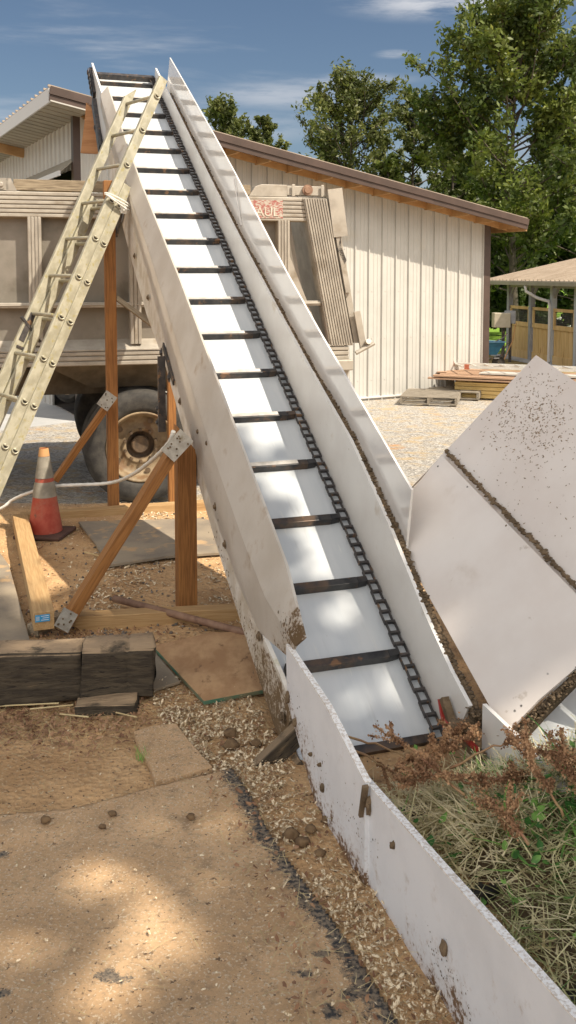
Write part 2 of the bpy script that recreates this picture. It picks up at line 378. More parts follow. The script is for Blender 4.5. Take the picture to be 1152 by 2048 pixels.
# wear-strip end flap of each pan section is modelled by the rounded corner plates under each bar
for i,a in enumerate(AN):
    m=MB(); m.beam(K(-.60 if i>1 else -.57,a,-.027),K(-.055,a,-.027),.042,.044,cw)
    # tapered end toward the chain
    p=[K(-.055,a-.021,-.0485),K(.0,a-.012,-.0485),K(.0,a+.021,-.0485),K(-.055,a+.021,-.0485)]
    m.slab(p,cw*.0435)
    fl=m.build('flight',G['black'],conv,bevel=.003)
    if i>=4:
        d=MB(); d.beam(K(-.585,a+.003,-.0035),K(-.115,a+.003,-.0035),.032,.002,cw); d.build('sunlit_dust_face',G['dust'],fl)  # pale strip paints sunlight on the dusty tops of the upper flights
m=MB(); a=-.03; k=0; pitch=.0653
while a<8.4:
    u0,u1=(.002,.048) if True else (0,0)
    m.beam(K(u0+.004,a,-.022),K(u1-.004,a,-.022),.013,.018,cw)
    wv=.003 if k%2 else -.003
    for u in (u0+wv,u1+wv): m.beam(K(u,a-.008,-.024),K(u,a+pitch+.008,-.024),.005,.018,cw)
    a+=pitch; k+=1
m.build('drag_chain',G['black2'],conv)
# right inner wall and its ledge of mud, right splash sheet
top_pts=[(335,185),(420,360),(480,480),(560,630),(620,740),(700,880),(775,1045),(850,1230),(900,1340),(938,1412)]
TP=[onp(x,y,O+cb*.06,cb) for x,y in top_pts]
def aw(p): d=p-O; return d.dot(ca),d.dot(cw)
A_=[aw(p) for p in TP]
A_=[(8.45,.10)]+A_
m=MB(); m.strip([K(.06,a,w) for a,w in A_],[K(.06,a,-.32 if a>1 else -.06) for a,w in A_],cb*.018); m.build('inner_wall',G['hdpe'],conv)
tip=onp(338,115,O+cb*.105,cb); we=[onp(x,y,O+cb*.105,cb) for x,y in ((450,312),(600,602),(700,772),(820,980))]
T_=[aw(tip)]+[aw(p) for p in we]
def interp(tab,a):
    tab=sorted(tab)
    if a<=tab[0][0]: return tab[0][1]
    for (a0,w0),(a1,w1) in zip(tab,tab[1:]):
        if a<=a1: return w0+(w1-w0)*(a-a0)/(a1-a0)
    return tab[-1][1]
ass=[.80,1.0,1.6,2.4,3.2,4.0,4.8,5.6,6.4,7.2,T_[0][0]]
up_=[]; lo_=[]
for a in ass:
    wt=interp(T_,a) if a>=T_[-1][0] else T_[-1][1]
    lo_.append(K(.112,a,interp(A_,a)-.05)); up_.append(K(.112,max(a,T_[-1][0]),wt))
m=MB(); m.strip(lo_,up_,cb*.012); ws=m.build('splash_sheet',G['hdpe_g'],conv)
m=MB()   # overlapping seam strip
aa,wl=3.95,0
m.beam(K(.103,4.35,interp(A_,4.35)+.05),K(.103,4.75,interp(T_,4.75)-.03),.006,.01,cw); m.build('sheet_joint',G['hdpe'],ws)
random.seed(3)
m=MB(); n=90; prevw=None; ra=[];rb=[];rc=[]
for i in range(n+1):
    a=-.1+ (7.6+.1)*i/n; w=interp(A_,a); r=.5+1.2*abs(noise.noise(V((a*3,0,5))))+.7*noise.noise(V((a*14,0,5)))+(.6 if .2<a<.9 or 1.7<a<2.4 else 0)
    ra.append(K(.077,a,w+.001)); rb.append(K(.095,a,w+.014*r)); rc.append(K(.113,a,w+.030*r))
lumps('ledge_mud',[K(.094,-.1+7.7*i/40,interp(A_,-.1+7.7*i/40)-.006) for i in range(41)],conv,2800,.0035,.0105,4,.7,.0055,lambda t:(1.25 if t<.14 else 1.0 if t<.3 else .72)+.35*noise.noise(V((t*25,1,1))))
# left side: skirt, upper sheet, lower splash board
low=[(212,320),(243,413),(276,540),(312,663),(336,715),(385,887),(451,1110),(549,1408),(574,1480)]
LWp=sorted([aw(KL(x,y)) for x,y in low]); LWp=[(a,w) for a,w in LWp]
Lt=sorted([aw(KL(x,y)) for x,y in ((212,172),(250,290),(290,400),(340,520),(419,736),(452,824),(488,922),(530,1034),(577,1163),(617,1275))])
sa=[.12,.3,.6,1,1.5,2,2.6,3.2,4,5,6,7.0]
gridpanel('side_skirt',[K(-.655,a,.15 if a<.2 else .13 if a<.4 else .05 if a<.8 else .02 if a<2 else .05) for a in sa],[K(-.655,a,interp(LWp,a)) for a in sa],cb*.02,'skirt',conv,lambda t,h:(.55*max(0,1-t/.16) if h>.0 else 0)+.12*h)
sa2=[.40,.6,1,1.5,2,2.6,3.2,4,5,6,6.8,7.42]
lowc=[.20,.06,-.04,-.10,-.12,-.12,-.10,-.05,-.05,-.05,-.05,.0]
topc=[interp(Lt,a) for a in sa2]
# kinked sheet: vertical lower part, upper part leaning slightly outwards
mid=[ l*.45+t*.55 for l,t in zip(lowc,topc)]
A1=[K(-.668,a,w) for a,w in zip(sa2,lowc)];B1=[K(-.675,a,w) for a,w in zip(sa2,mid)];C1=[K(-.605,a,w) for a,w in zip(sa2,topc)]
C1[0]=KL(617,1275)-cb*.02
A1[0]=KL(600,1312)-cb*.05; B1[0]=KL(610,1290)-cb*.045
gridpanel('side_sheet',B1,A1,cb*.012,'hdpe_t',conv,lambda t,h:.35*max(0,1-t/.05)+.10*h)
gridpanel('side_sheet',C1,B1,cb*.012,'hdpe_t',conv,lambda t,h:.62*max(0,1-t/.045))
m=MB(); m.strip([K(-.645,a,-.45 if a>7 else -.3) for a in (5.2,6,7,8.0)],[K(-.645,a,w) for a,w in ((5.2,.1),(6,.1),(7,.1),(8.6,.06))],cb*.02)
m.build('upper_side_board',G['hdpe'],conv)
def bolt(mb,p,n,r=.013):
    n=V(n).normalized(); mb.lathe(p,n,[(0,.012),(r*.7,.012),(r,.007),(r,0),(r*1.8,.001),(r*1.8,-.003)],8)
for (x,y) in ((281,512),(309,595),(375,802),(413,862),(432,885),(468,1087),(538,1270),(586,1432),(448,1012)):
    m=MB(); bolt(m,KL(x,y)-cb*.05,-cb,.014); m.build('bolt',G['mud'],conv)
# black bracket at (255,435) and long bracket at (345,730)
m=MB()
for (x0,y0,x1,y1,w_) in ((262,402,246,470,.05),):
    m.beam(KL(x0,y0)-cb*.06,KL(x1,y1)-cb*.06,.02,w_,cb.cross(V((0,0,1))))
    bolt(m,KL(x0-2,y0+12)-cb*.075,-cb,.02); bolt(m,KL(x1+2,y1-8)-cb*.075,-cb,.02)
m.build('bracket',G['black2'],conv)
m=MB(); m.beam(KL(342,690)-cb*.055,KL(364,765)-cb*.055,.012,.045,cw)
for q in ((341,705),(357,754)): bolt(m,KL(*q)-cb*.065,-cb,.02)
m.build('bracket',G['black2'],conv)
m=MB(); m.beam(KL(347,712)-cb*.085,KL(348,862)-cb*.085,.03,.05,cb); 
for q in ((346,815),(346,843)): bolt(m,KL(*q)-cb*.11,-cb,.015)
m.build('support_strut',G['black2'],conv)
m=MB(); m.beam(KL(203,255)-cb*.05,KL(212,290)-cb*.05,.012,.05,cw); bolt(m,KL(203,255)-cb*.07,-cb,.03); m.beam(KL(205,250)-cb*.06,KL(214,292)-cb*.06,.02,.02,cw)
m.build('bracket',G['black2'],conv)
# head end: drive plates and chute
m=MB(); m.beam(K(-.66,8.55,-.02),K(-.66,8.05,-.13),.03,.10,cw)
for q in range(5): bolt(m,K(-.69,8.5-.1*q,-.02-.02*q),-cb,.03)
m.build('head_plate',G['black'],conv)
m=MB(); m.beam(K(-.66,8.0,-.18),K(-.66,7.2,-.40),.06,.11,cw); m.build('head_plate',G['black2'],conv)
m=MB(); m.slab([atz(172,205,10.7),atz(203,240,10.7),atz(206,308,10.7),atz(161,306,10.7),atz(170,235,10.7)],V((.02,.06,0))); m.build('chute_panel',G['ply2'],conv)
m=MB(); m.beam(K(-.62,8.42,-.03),K(.05,8.42,-.03),.07,.08,cw); m.lathe(K(-.62,8.5,-.12),cb,[(.0,0),(.09,0),(.09,.68),(0,.68)],20); m.build('head_shaft',G['black2'],conv)
# underside frame
m=MB()
for u in (-.6,.04): m.beam(K(u,.6,-.20),K(u,8.2,-.25),.05,.12,cw)
for q in range(9): m.beam(K(-.6,.8+q*.9,-.22),K(.04,.8+q*.9,-.22),.05,.06,cw)
m.build('under_frame',G['black2'],conv)
# ---- flat hopper section
def KH(u,t,h): p=O+cb*u+ch*t; return V((p.x,p.y,h))
m=MB(); m.slab([KH(-.6,.02,-.008),KH(.08,.02,-.008),KH(.08,-2.3,-.008),KH(-.6,-2.3,-.008)],(0,0,-.02)); m.build('bed',G['bed'],conv)
for t in (-.50,-.98,-1.45):
    m=MB(); m.beam(KH(-.58,t,.018),KH(.0,t,.018),.055,.045); m.build('flight',G['black'],conv,bevel=.003)
# left hopper boards
def KO(x,y,off): return onp(x,y,O-cb*(LW+off),cb)
P1=[KO(x,y,.06) for x,y in ((572,1290),(652,1412),(730,1566))]
bot1=[V((p.x,p.y,-.06)) for p in P1]; bot1[0]=KO(574,1400,.06)
def d1(t,h): return .62*max(0,(h-.35)/.65)**1.2*(.45+.6*t)+.08*h
gridpanel('hopper_board',P1,bot1,cb*.016,'board',conv,d1,60,14)
P2=[KO(x,y,.045) for x,y in ((722,1553),(860,1712),(1000,1870),(1152,2042),(1330,2230))]
bot2=[V((p.x,p.y,-.06)) for p in P2]
def d2_(t,h): return .62*max(0,(h-.35)/.65)**1.2*(max(0,1-t/.12)+math.exp(-((t-.42)/.16)**2)*1.05)+.08*h
gridpanel('hopper_board',P2,bot2,cb*.022,'board',conv,d2_,110,14)
for P_ in (P1,P2):
    m=MB(); m.strip([p+V((0,0,.0035))-cb*.001 for p in P_],[p+V((0,0,.0035))+cb*.023 for p in P_],V((0,0,-.005))); m.build('cut_edge',G['chip_edge'],conv)
# short cleat where the boards join
q=KL(731,1570); m=MB(); m.beam(KO(731,1572,.065),KO(723,1632,.065),.02,.012,ch); m.blob(KO(737,1610,.05),.01,.018,.03,.4,2,3); m.build('joint_cleat',G['mud'],conv)
# old timber stub with bolts
c0=KL(600,1505)-cb*.10
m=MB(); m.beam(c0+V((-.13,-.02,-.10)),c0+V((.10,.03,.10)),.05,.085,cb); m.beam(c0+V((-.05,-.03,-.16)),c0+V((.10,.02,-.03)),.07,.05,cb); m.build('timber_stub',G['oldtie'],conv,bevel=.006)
# right low rail in hopper, sheets of the hopper
railp=[(928,1425),(1005,1492),(1090,1575),(1180,1660),(1300,1780)]
RT=[onp(x,y,O+cb*.06,cb) for x,y in ((965,1408),(1030,1470),(1100,1545),(1180,1625),(1300,1740))]
RB=[V((p.x,p.y,-.03)) for p in RT]
m=MB(); m.strip(RT,RB,cb*.018); m.build('inner_wall',G['hdpe'],conv)
# hopper side panel: plane through seam line and a point leaning outwards
def KU(x,y,u): return onp(x,y,O+cb*u,cb)
s0=KU(775,1045,.12); s1=KU(1010,1462,.12); s2=KU(885,912,.42)
nn=(s1-s0).cross(s2-s0).normalized()
def HP(x,y): return onp(x,y,s0,nn)
m=MB(); m.slab([HP(775,1045),HP(885,912),HP(1020,1052),HP(1152,1187),HP(1290,1330),HP(1152,1340),HP(1080,1402),HP(1018,1466),HP(985,1420),HP(880,1230)],nn*.012)
hp=m.build('hopper_panel',G['hdpe_pan'],conv)
for x,y in ((878,935),(937,976),(1098,1350),(1045,1414),(1032,1424),(812,992),(805,1003)): m=MB(); bolt(m,HP(x,y),nn*(1 if nn.dot(CAM-s0)>0 else -1),.008); m.build('bolt',G['black2'],hp)
for q_,(x,y) in enumerate(((1015,1053),(1019,1060))): m=MB(); m.blob(HP(x,y),.014,.014,.014,.3,1,q_); m.build('mud_lump',G['mud'],hp)
# second panel
t0=HP(885,912)+V((.01,.02,0)); t1=HP(1152,1187)+V((.01,.02,0)); t2=KU(1072,710,.85)
n2=(t1-t0).cross(t2-t0).normalized()
def HQ(x,y): return onp(x,y,t0,n2)
m=MB(); m.slab([HQ(822,975),HQ(1072,710),HQ(1152,764),HQ(1300,868),HQ(1320,1360),HQ(1152,1187),HQ(1020,1052),HQ(885,912)],n2*(.012 if n2.dot(CAM-t0)<0 else -.012))
hq=m.build('hopper_panel',G['hdpe_pan'],conv)
# mud specks on the panels
random.seed(11)
m=MB(); vn=n2*(1 if n2.dot(CAM-t0)>0 else -1)
ax1=(HQ(1152,900)-HQ(1000,900)).normalized(); ax2=vn.cross(ax1)
for _ in range(1000):
    x=random.gauss(1065,46); y=random.gauss(830,52)
    if random.random()<.2: x=random.uniform(880,1150); y=random.uniform(800,1080)
    if (x-1072)*.66+710>y-8 or (1072-x)*1.06+718>y or y>912+(x-885)*1.03-10: continue
    if x>1150: continue
    p=HQ(x,y)+vn*.0015; s_=random.uniform(.0008,.0034); t=random.uniform(0,6.28); L1=random.uniform(1,3.5)
    e1=(ax1*math.cos(t)+ax2*math.sin(t))*s_*L1; e2=(ax2*math.cos(t)-ax1*math.sin(t))*s_
    m.add([p-e1,p+e2,p+e1*.9+e2*.3,p+e1*.3-e2,p+vn*s_*.6],[(0,4,1),(1,4,2),(2,4,3),(3,4,0)])
tag(m.build('mud_specks',G['clod2'],hq),kind='stuff')
m=MB(); vn1=nn*(1 if nn.dot(CAM-s0)>0 else -1)
ra=[];rb=[]
for i in range(41):
    t=i/40; x=888+(1165-888)*t; y=908+(1200-908)*t
    r=.012+.012*abs(noise.noise(V((t*9,2,1))))
    p=HP(x,y); d2=(HQ(x+10,y-10)-HQ(x,y)).normalized()
    ra.append(p+vn1*.003); rb.append(p+vn*.006+d2*r*1.5)
lumps('ledge_mud',rb,hq,520,.004,.010,5,.7,.005); m=MB(); m.blob(HQ(905,912),.03,.012,.008,.5,2,1); m.build('mud_lump',G['mud'],hq,smooth=True)
m=MB(); m.blob(HP(822,990),.012,.012,.03,.3,2,5); m.build('mud_lump',G['mud'],hp,smooth=True)
# mud between panel and inner wall at the bottom right, and the bluish end sheet
m=MB(); mm=[(938,1412),(985,1430),(1018,1466),(1085,1402),(1152,1340),(1200,1300)]; ml=[(945,1422),(988,1456),(1032,1490),(1097,1418),(1162,1352),(1210,1310)]
m.strip([HP(x,y)+V((0,.01,-.01)) for x,y in mm],[HP(x,y)+V((0,.03,-.02)) for x,y in ml],V((0,.01,-.04))); m.build('mud_bed',G['mud'],conv,smooth=True)
lumps('ledge_mud',[HP((a_[0]+b_[0])/2,(a_[1]+b_[1])/2)+V((0,0,-.005)) for a_,b_ in zip(mm,ml)],conv,600,.003,.009,6,.6,.010)
e0=HP(1040,1480)+V((0,.02,-.02)); n3=V((-.25,-.35,1)).normalized()
def HE(x,y): return onp(x,y,e0,n3)
m=MB(); m.slab([HE(1040,1468),HE(1085,1402),HE(1152,1335),HE(1330,1190),HE(1330,1700),HE(1170,1620),HE(1100,1540)],n3*-.012); m.build('hopper_panel',G['bed'],conv)
m=MB(); m.strip([onp(x,y,O+cb*.08,cb)+V((0,0,.005)) for x,y in ((938,1410),(1030,1470),(1100,1540),(1180,1620),(1300,1740))],[HE(x,y)+n3*.004 for x,y in ((1000,1440),(1052,1475),(1125,1545),(1205,1625),(1320,1740))],V((0,0,-.03))); m.build('ledge_mud',G['mud'],conv,smooth=True)
# red tail guard
m=MB(); m.beam(KU(880,1398,.02),KU(890,1455,.02),.012,.02,cb); m.beam(KU(892,1440,.02),KU(955,1500,.02),.014,.02,cb); m.build('tail_guard',G['red'],conv)
m=MB(); m.beam(KU(888,1396,.03),KU(912,1470,.03),.03,.035,cb); m.blob(KU(925,1455,.03),.05,.07,.03,.5,2,8); m.beam(KU(900,1460,.03),KU(965,1515,.03),.03,.04,cb); m.build('tail_bracket',G['mud'],conv)
# mud on the foreground boards
random.seed(5)
m=MB()
def specks(mb,fn,n,nor,s0_=.0012,s1_=.0055):
    for _ in range(n):
        x,y=fn(); p=KO(x,y,.061 if x<725 else .046); s_=random.uniform(s0_,s1_); L1=random.uniform(.8,2.2); t=random.gauss(.9,.4)
        e1=(ch*math.cos(t)+V((0,0,1))*math.sin(t))*s_*L1; e2=(V((0,0,1))*math.cos(t)-ch*math.sin(t))*s_
        mb.add([p-e1,p+e2,p+e1,p-e2,p-cb*s_*.6],[(0,1,4),(1,2,4),(2,3,4),(3,0,4)])
def f1():
    t=random.random(); x=598+t*160; y=1490+t*255-abs(random.gauss(0,38))-4; return x,y
def f2():
    t=random.random(); x=855+t*90; y=1905+t*150-abs(random.gauss(0,34)); return x,y
def f3():
    t=random.random(); return 572+t*40+random.gauss(0,6),1370+t*120+random.gauss(0,20)
specks(m,f1,60,-cb,.001,.003); specks(m,f2,70,-cb,.001,.003); specks(m,f3,20,-cb,.001,.003)
for x,y,s_ in ((888,1897,.02),(645,1575,.014),(640,1530,.007),(622,1508,.007),(576,1395,.02),(786,1690,.01),(590,1445,.014)): m.blob(KO(x,y,.064 if x<725 else .049),.012,s_*.8,s_*1.3,.35,2,x)
tag(m.build('mud_specks',G['mud'],conv),kind='stuff')
m=MB()
for x,y,s_ in ((688,1830,.012),(600,1290,.01)): pass
def f4(): return random.gauss(582,10),random.gauss(1275,0)
# specks on lower tip of the side sheet and on the skirt
random.seed(6)
for _ in range(150):
    if random.random()<.45: x,y=random.gauss(590,9),random.gauss(1262,18); off=.655
    else:
        t=random.random(); x,y=440+t*120+random.gauss(0,6),1030+t*400+random.gauss(0,14); off=.66
    if x>612 and off==.655: continue
    p=KL(x,y)-cb*(off-LW+.012); s_=random.uniform(.002,.006)
    e1=ch*s_; e2=V((0,0,1))*s_*random.uniform(1,2.4)
    m.add([p-e1,p+e2,p+e1,p-e2,p-cb*s_*.6],[(0,1,4),(1,2,4),(2,3,4),(3,0,4)])
tag(m.build('mud_specks',G['mud'],conv),kind='stuff')

# ---------------------------------------------------------------- ladder
Pt=atz(313,191,8.1); Pb=atz(10,890,6.9)
dl=(Pt-Pb)/9.0
lt_=onz(253,208,Pt.z); rdir=(lt_-Pt); Wd=rdir.length; rdir.normalize()
nl=rdir.cross(dl.normalized()).normalized()
if nl.y<0: nl=-nl
lad=thing('extension_ladder',Pb-dl*3,'aged aluminium extension ladder leaning up the left side of the white conveyor','ladder')
RW=.080
def rail(p1,p2,tp=False,hook=False):
    m=MB(); d=(p2-p1).normalized(); o_=V((random.random()*5,0,0))
    m.beam(p1,p2,.012,RW,nl)
    for s_ in (-1,1): m.beam(p1+nl*s_*(RW/2-.004)+rdir*.018,p2+nl*s_*(RW/2-.004)+rdir*.018,.034,.012,nl)
    return m.build('rail',G['ladder'],lad,bevel=.002)
off2=(atz(331,191,8.45)-Pt); off2=nl*off2.dot(nl)+V((0,0,0))
off2=nl*.087
ladtop=Pt+dl*.52
rail(Pb-dl*3.1,ladtop); 
lt2=Pt+rdir*Wd
rail(lt2-dl*12.2,lt2+dl*.18)
# pointed bevel at the left rail top
m=MB(); m.slab([lt2+dl*.18-nl*RW/2,lt2+dl*.18+nl*RW/2,lt2+dl*.55+nl*RW/2*.8],rdir*.012); m.build('rail_tip',G['ladder'],lad)
rr=-rdir*.014
def rung(p,w0,behind=False):
    m=MB(); m.tube([p+rr*.5,p+rdir*w0],.0155,10); ru=m.build('rung',G['ladder'],lad,smooth=True)
    m=MB(); dn=dl.normalized(); pts=[]
    for k in range(9):
        t=math.pi*k/8; pts.append(p+rr+(-dn*math.sin(t)*.028+nl*math.cos(t)*.026))
    pts.append(pts[0]); m.tube(pts,.006,6); m.build('rung_collar',G['ladder'],ru)
    m=MB(); poly=[p+rr*.62+(-dn*math.sin(math.pi*k/8)*.024+nl*math.cos(math.pi*k/8)*.022) for k in range(9)]
    m.slab(poly,rr*.1); m.build('rung_hole',G['ladder_in'],ru)
for i in range(-3,10): rung(Pb+dl*i,Wd)
# lower section behind, ends about rung 6.4
p0=Pb+off2
rail(p0-dl*3.1,Pb+dl*6.55+off2); rail(p0-dl*3.1+rdir*(Wd-.03),Pb+dl*6.3+off2+rdir*(Wd-.03))
for i in range(-3,7): rung(p0+dl*i,Wd-.03)
m=MB(); pc=Pb+dl*6.02+off2*.5
for k in range(3):
    pts=[pc+rr*2+V((0,0,.01*k))+ (nl*math.cos(t)*.13+rdir*(math.sin(t)*.03)+V((0,0,.02*math.sin(t+k)))) for t in [2*math.pi*j/16 for j in range(17)]]
    m.tube(pts,.007,6)
m.blob(pc+rr*2.5+nl*.06-V((0,0,.03)),.03,.02,.03,.6,2,2); m.build('rope_tie',G['hose'],lad)
# lock bracket on the left rail
q=atz(34,700,7.4); m=MB(); m.beam(lt2-dl*6.7,lt2-dl*6.0,.05,.02,rdir); m.beam(lt2-dl*6.2-nl*.08,lt2-dl*6.5+nl*.16,.02,.03,rdir); m.beam(lt2-dl*6.85-nl*.02,lt2-dl*6.8+nl*.14,.02,.03,rdir); m.build('rung_lock',G['black2'],lad)

# ---------------------------------------------------------------- timber frame under the conveyor
B=lambda x,y:onz(x,y,0)
fr=thing('support_trestle',B(226,1022),'brown stained timber support trestle with metal gusset plates under the conveyor','trestle')
tw=.092
def post(x,y,topz,w_=tw,mat='timber',lean=(0,0)):
    p=B(x,y); m=MB(); m.beam(p,V((p.x+lean[0],p.y+lean[1],topz)),w_,w_,ch); return m.build('post',G[mat],fr,bevel=.004)
post(227,1022,2.86); post(345,1008,2.25,.07)
pp_=B(373,1222); m=MB(); d1=cb*.0575; d2=ch*.0575
m.add([pp_-d1-d2,pp_+d1-d2,pp_+d1+d2,pp_-d1+d2,pp_-d1-d2+V((0,0,1.16)),pp_+d1-d2+V((0,0,1.0)),pp_+d1+d2+V((0,0,1.0)),pp_-d1+d2+V((0,0,1.16))],[(3,2,1,0),(4,5,6,7),(0,1,5,4),(1,2,6,5),(2,3,7,6),(3,0,4,7)],[V((q_.z,q_.x,q_.y)) for q_ in (pp_-d1-d2,pp_+d1-d2,pp_+d1+d2,pp_-d1+d2,pp_-d1-d2+V((0,0,1.16)),pp_+d1-d2+V((0,0,1.0)),pp_+d1+d2+V((0,0,1.0)),pp_-d1+d2+V((0,0,1.16)))])
m.build('post',G['timber'],fr,bevel=.004)
def piece(n,p1,p2,w_,h_,mat='timber',up=V((0,0,1))):
    m=MB(); m.beam(p1,p2,w_,h_,up); return m.build(n,G[mat],fr,bevel=.004)
piece('base_beam',onz(150,1243,.03),onz(505,1225,.03),.10,.09,'timber2')
piece('base_beam',onz(40,1036,.02),onz(470,1006,.03),.10,.08,'timber2')
nb=B(373,1222)
piece('brace',onz(128,1250,.04),atz(357,885,5.42),.06,.115,'timber',V((-.3,.9,.0)))
piece('brace',onz(118,958,.0)+V((0,-1.0,0)) if False else atz(112,958,7.95),atz(222,800,7.85),.05,.11,'timber',V((-.3,.9,0)))
piece('brace',atz(183,570,8.35) if False else atz(225,590,8.02),atz(322,662,7.75),.04,.10,'timber3',V((-.3,.9,0)))
def gusset(p1,p2,w_,n_=10):
    m=MB(); m.beam(p1,p2,.006,w_,V((p2-p1)).cross(V((0,1,0)))); 
    o=m.build('gusset_plate',G['galv'],fr)
    d=p2-p1; sd=d.cross(V((0,-1,0))).normalized()
    for k in range(n_):
        m=MB(); bolt(m,p1+d*random.uniform(.1,.9)+sd*random.uniform(-.4,.4)*w_+V((0,-.004,0)),V((.1,-1,0)),.0032); m.build('nail',G['mud'],o)
gusset(atz(335,912,5.32),atz(374,870,5.32),.105)
gusset(atz(204,815,7.75),atz(224,788,7.75),.11,8)
gusset(atz(122,1258,5.22),atz(142,1222,5.22),.09,7)

# ---------------------------------------------------------------- dump trailer
TZ=R(75); td=V((math.sin(TZ),math.cos(TZ),0)); tn=V((-td.y,td.x,0))   # tn points away from camera
P0=B(285,1008)
def TR(s,d,z): return V((P0.x,P0.y,0))+td*s+tn*d+V((0,0,z))
tr=thing('dump_trailer',P0,'dusty aluminium dump trailer standing behind the conveyor and ladder','trailer')
S0,S1=-6.0,1.56
def ribbed(n,s0,s1,z0,z1,d0,nr,dep=.10,par=tr,vert=False):
    m=MB()
    hh=(z1-z0)/nr
    m.beam(TR(s0,d0+dep/2+.01,(z0+z1)/2),TR(s1,d0+dep/2+.01,(z0+z1)/2),dep,z1-z0)
    for i in range(nr):
        m.beam(TR(s0,d0+.003,z0+hh*(i+.5)),TR(s1,d0+.003,z0+hh*(i+.5)),.014,hh*.72)
    return m.build(n,G['alum'],par,bevel=.003)
ribbed('top_rail',S0,S1,2.555,2.775,0,6)
ribbed('bottom_rail',S0,1.95,1.265,1.395,-.02,3,.16)
m=MB(); m.slab([TR(S0,-.03,1.397),TR(1.9,-.03,1.397),TR(1.9,.13,1.50),TR(S0,.13,1.50)],V((0,0,.01))); m.build('sill',G['alum'],tr)
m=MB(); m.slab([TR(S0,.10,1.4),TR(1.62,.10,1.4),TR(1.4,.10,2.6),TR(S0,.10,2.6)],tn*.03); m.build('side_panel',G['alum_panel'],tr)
m=MB(); m.beam(TR(S0,.045,1.80),TR(1.68,.045,1.80),.09,.045); m.beam(TR(S0,.02,1.80),TR(1.68,.02,1.80),.06,.012); m.build('mid_rail',G['alum'],tr,bevel=.004)
# side posts (ribbed vertically)
def vpost(s0,w_,n=4,z0=1.45,z1=2.56,top_s=None):
    m=MB(); ts=s0 if top_s is None else top_s
    m.beam(TR(s0,.05,z0),TR(ts,.05,z1),w_,.10,tn)
    for i in range(n):
        o_=(-.5+(i+.5)/n)*w_; m.beam(TR(s0+o_,-.002,z0),TR(ts+o_,-.002,z1),w_/n*.7,.012,tn)
    return m.build('side_post',G['alum'],tr,bevel=.003)
for x in (68,568):
    q=onp(x,440,P0,tn); vpost((q-V((P0.x,P0.y,0))).dot(td),.115)
q=onp(272,660,P0,tn); vpost((q-V((P0.x,P0.y,0))).dot(td),.10,3)
vpost(-2.6,.115); vpost(-4.0,.115)
# gusset wedge beside the right post
m=MB(); sp=(onp(568,440,P0,tn)-V((P0.x,P0.y,0))).dot(td); m.slab([TR(sp+.06,.03,2.25),TR(sp+.36,.03,1.5),TR(sp+.06,.03,1.45)],tn*.05); m.build('wedge',G['alum'],tr)
# rear leaning corner post
m=MB(); m.slab([TR(1.50,-.02,2.77),TR(1.72,-.02,2.77),TR(1.99,-.02,1.40),TR(1.76,-.02,1.40)],tn*.14)
for i in range(9):
    o_=.012+i*.0245
    m.slab([TR(1.50+o_,-.034,2.765),TR(1.515+o_,-.034,2.765),TR(1.78+o_,-.034,1.405),TR(1.765+o_,-.034,1.405)],tn*.012)
m.build('corner_post',G['alum'],tr)
# tailgate leaning
m=MB(); m.slab([TR(1.735,.0,2.80),TR(1.79,.0,2.80),TR(2.07,.0,1.42),TR(2.01,.0,1.42)],tn*2.3); m.build('tailgate',G['alum'],tr)
m=MB(); m.beam(TR(1.80,-.03,2.86),TR(1.86,-.03,2.42),.02,.14,td); m.beam(TR(1.84,-.02,2.42),TR(1.94,-.02,1.9),.02,.05,td); m.beam(TR(2.02,-.04,1.72),TR(2.09,-.04,1.36),.03,.06,td)
m.tube([TR(2.0,-.08,1.33),TR(2.18,-.08,1.42)],.02,8); m.tube([TR(2.12,-.1,1.44),TR(2.12,.06,1.36)],.028,8); m.build('tailgate_latch',G['alum'],tr)
m=MB(); m.slab([TR(1.86,-.03,2.42),TR(1.83,-.03,2.30),TR(1.90,-.03,2.16),TR(1.92,-.03,2.2),TR(1.87,-.03,2.32)],tn*.02); m.build('gate_hook',G['black2'],tr)
# rail-top boards and end pieces
m=MB(); m.beam(TR(-1.06,.08,2.835),TR(1.02,.08,2.835),.06,.095); m.build('top_board',G['timber3'],tr,bevel=.005)
m=MB(); m.beam(TR(-5,.06,2.835),TR(-1.1,.06,2.835),.06,.10); m.slab([TR(-1.12,.03,2.78),TR(-1.03,.03,2.78),TR(-1.08,.03,2.885),TR(-1.12,.03,2.885)],tn*.05); bolt(m,TR(-1.16,.02,2.83),-tn,.022); m.build('board_bracket',G['alum'],tr)
m=MB(); m.slab([TR(1.0,.03,2.78),TR(1.36,.03,2.78),TR(1.36,.03,2.89),TR(1.12,.03,2.89),TR(1.06,.03,2.87)],tn*.1); m.beam(TR(1.36,.07,2.84),TR(1.72,.07,2.84),.08,.085); 
for s_ in (1.40,1.68): m.beam(TR(s_,.01,2.84),TR(s_+.03,.01,2.84),.01,.11)
m.build('board_bracket',G['alum'],tr,bevel=.004)
m=MB(); m.lathe(TR(1.55,.02,2.845),-tn,[(0,.03),(.03,.03),(.035,.02),(.05,.02),(.05,0),(0,0)],14); m.build('top_bolt',G['pipe'],tr)
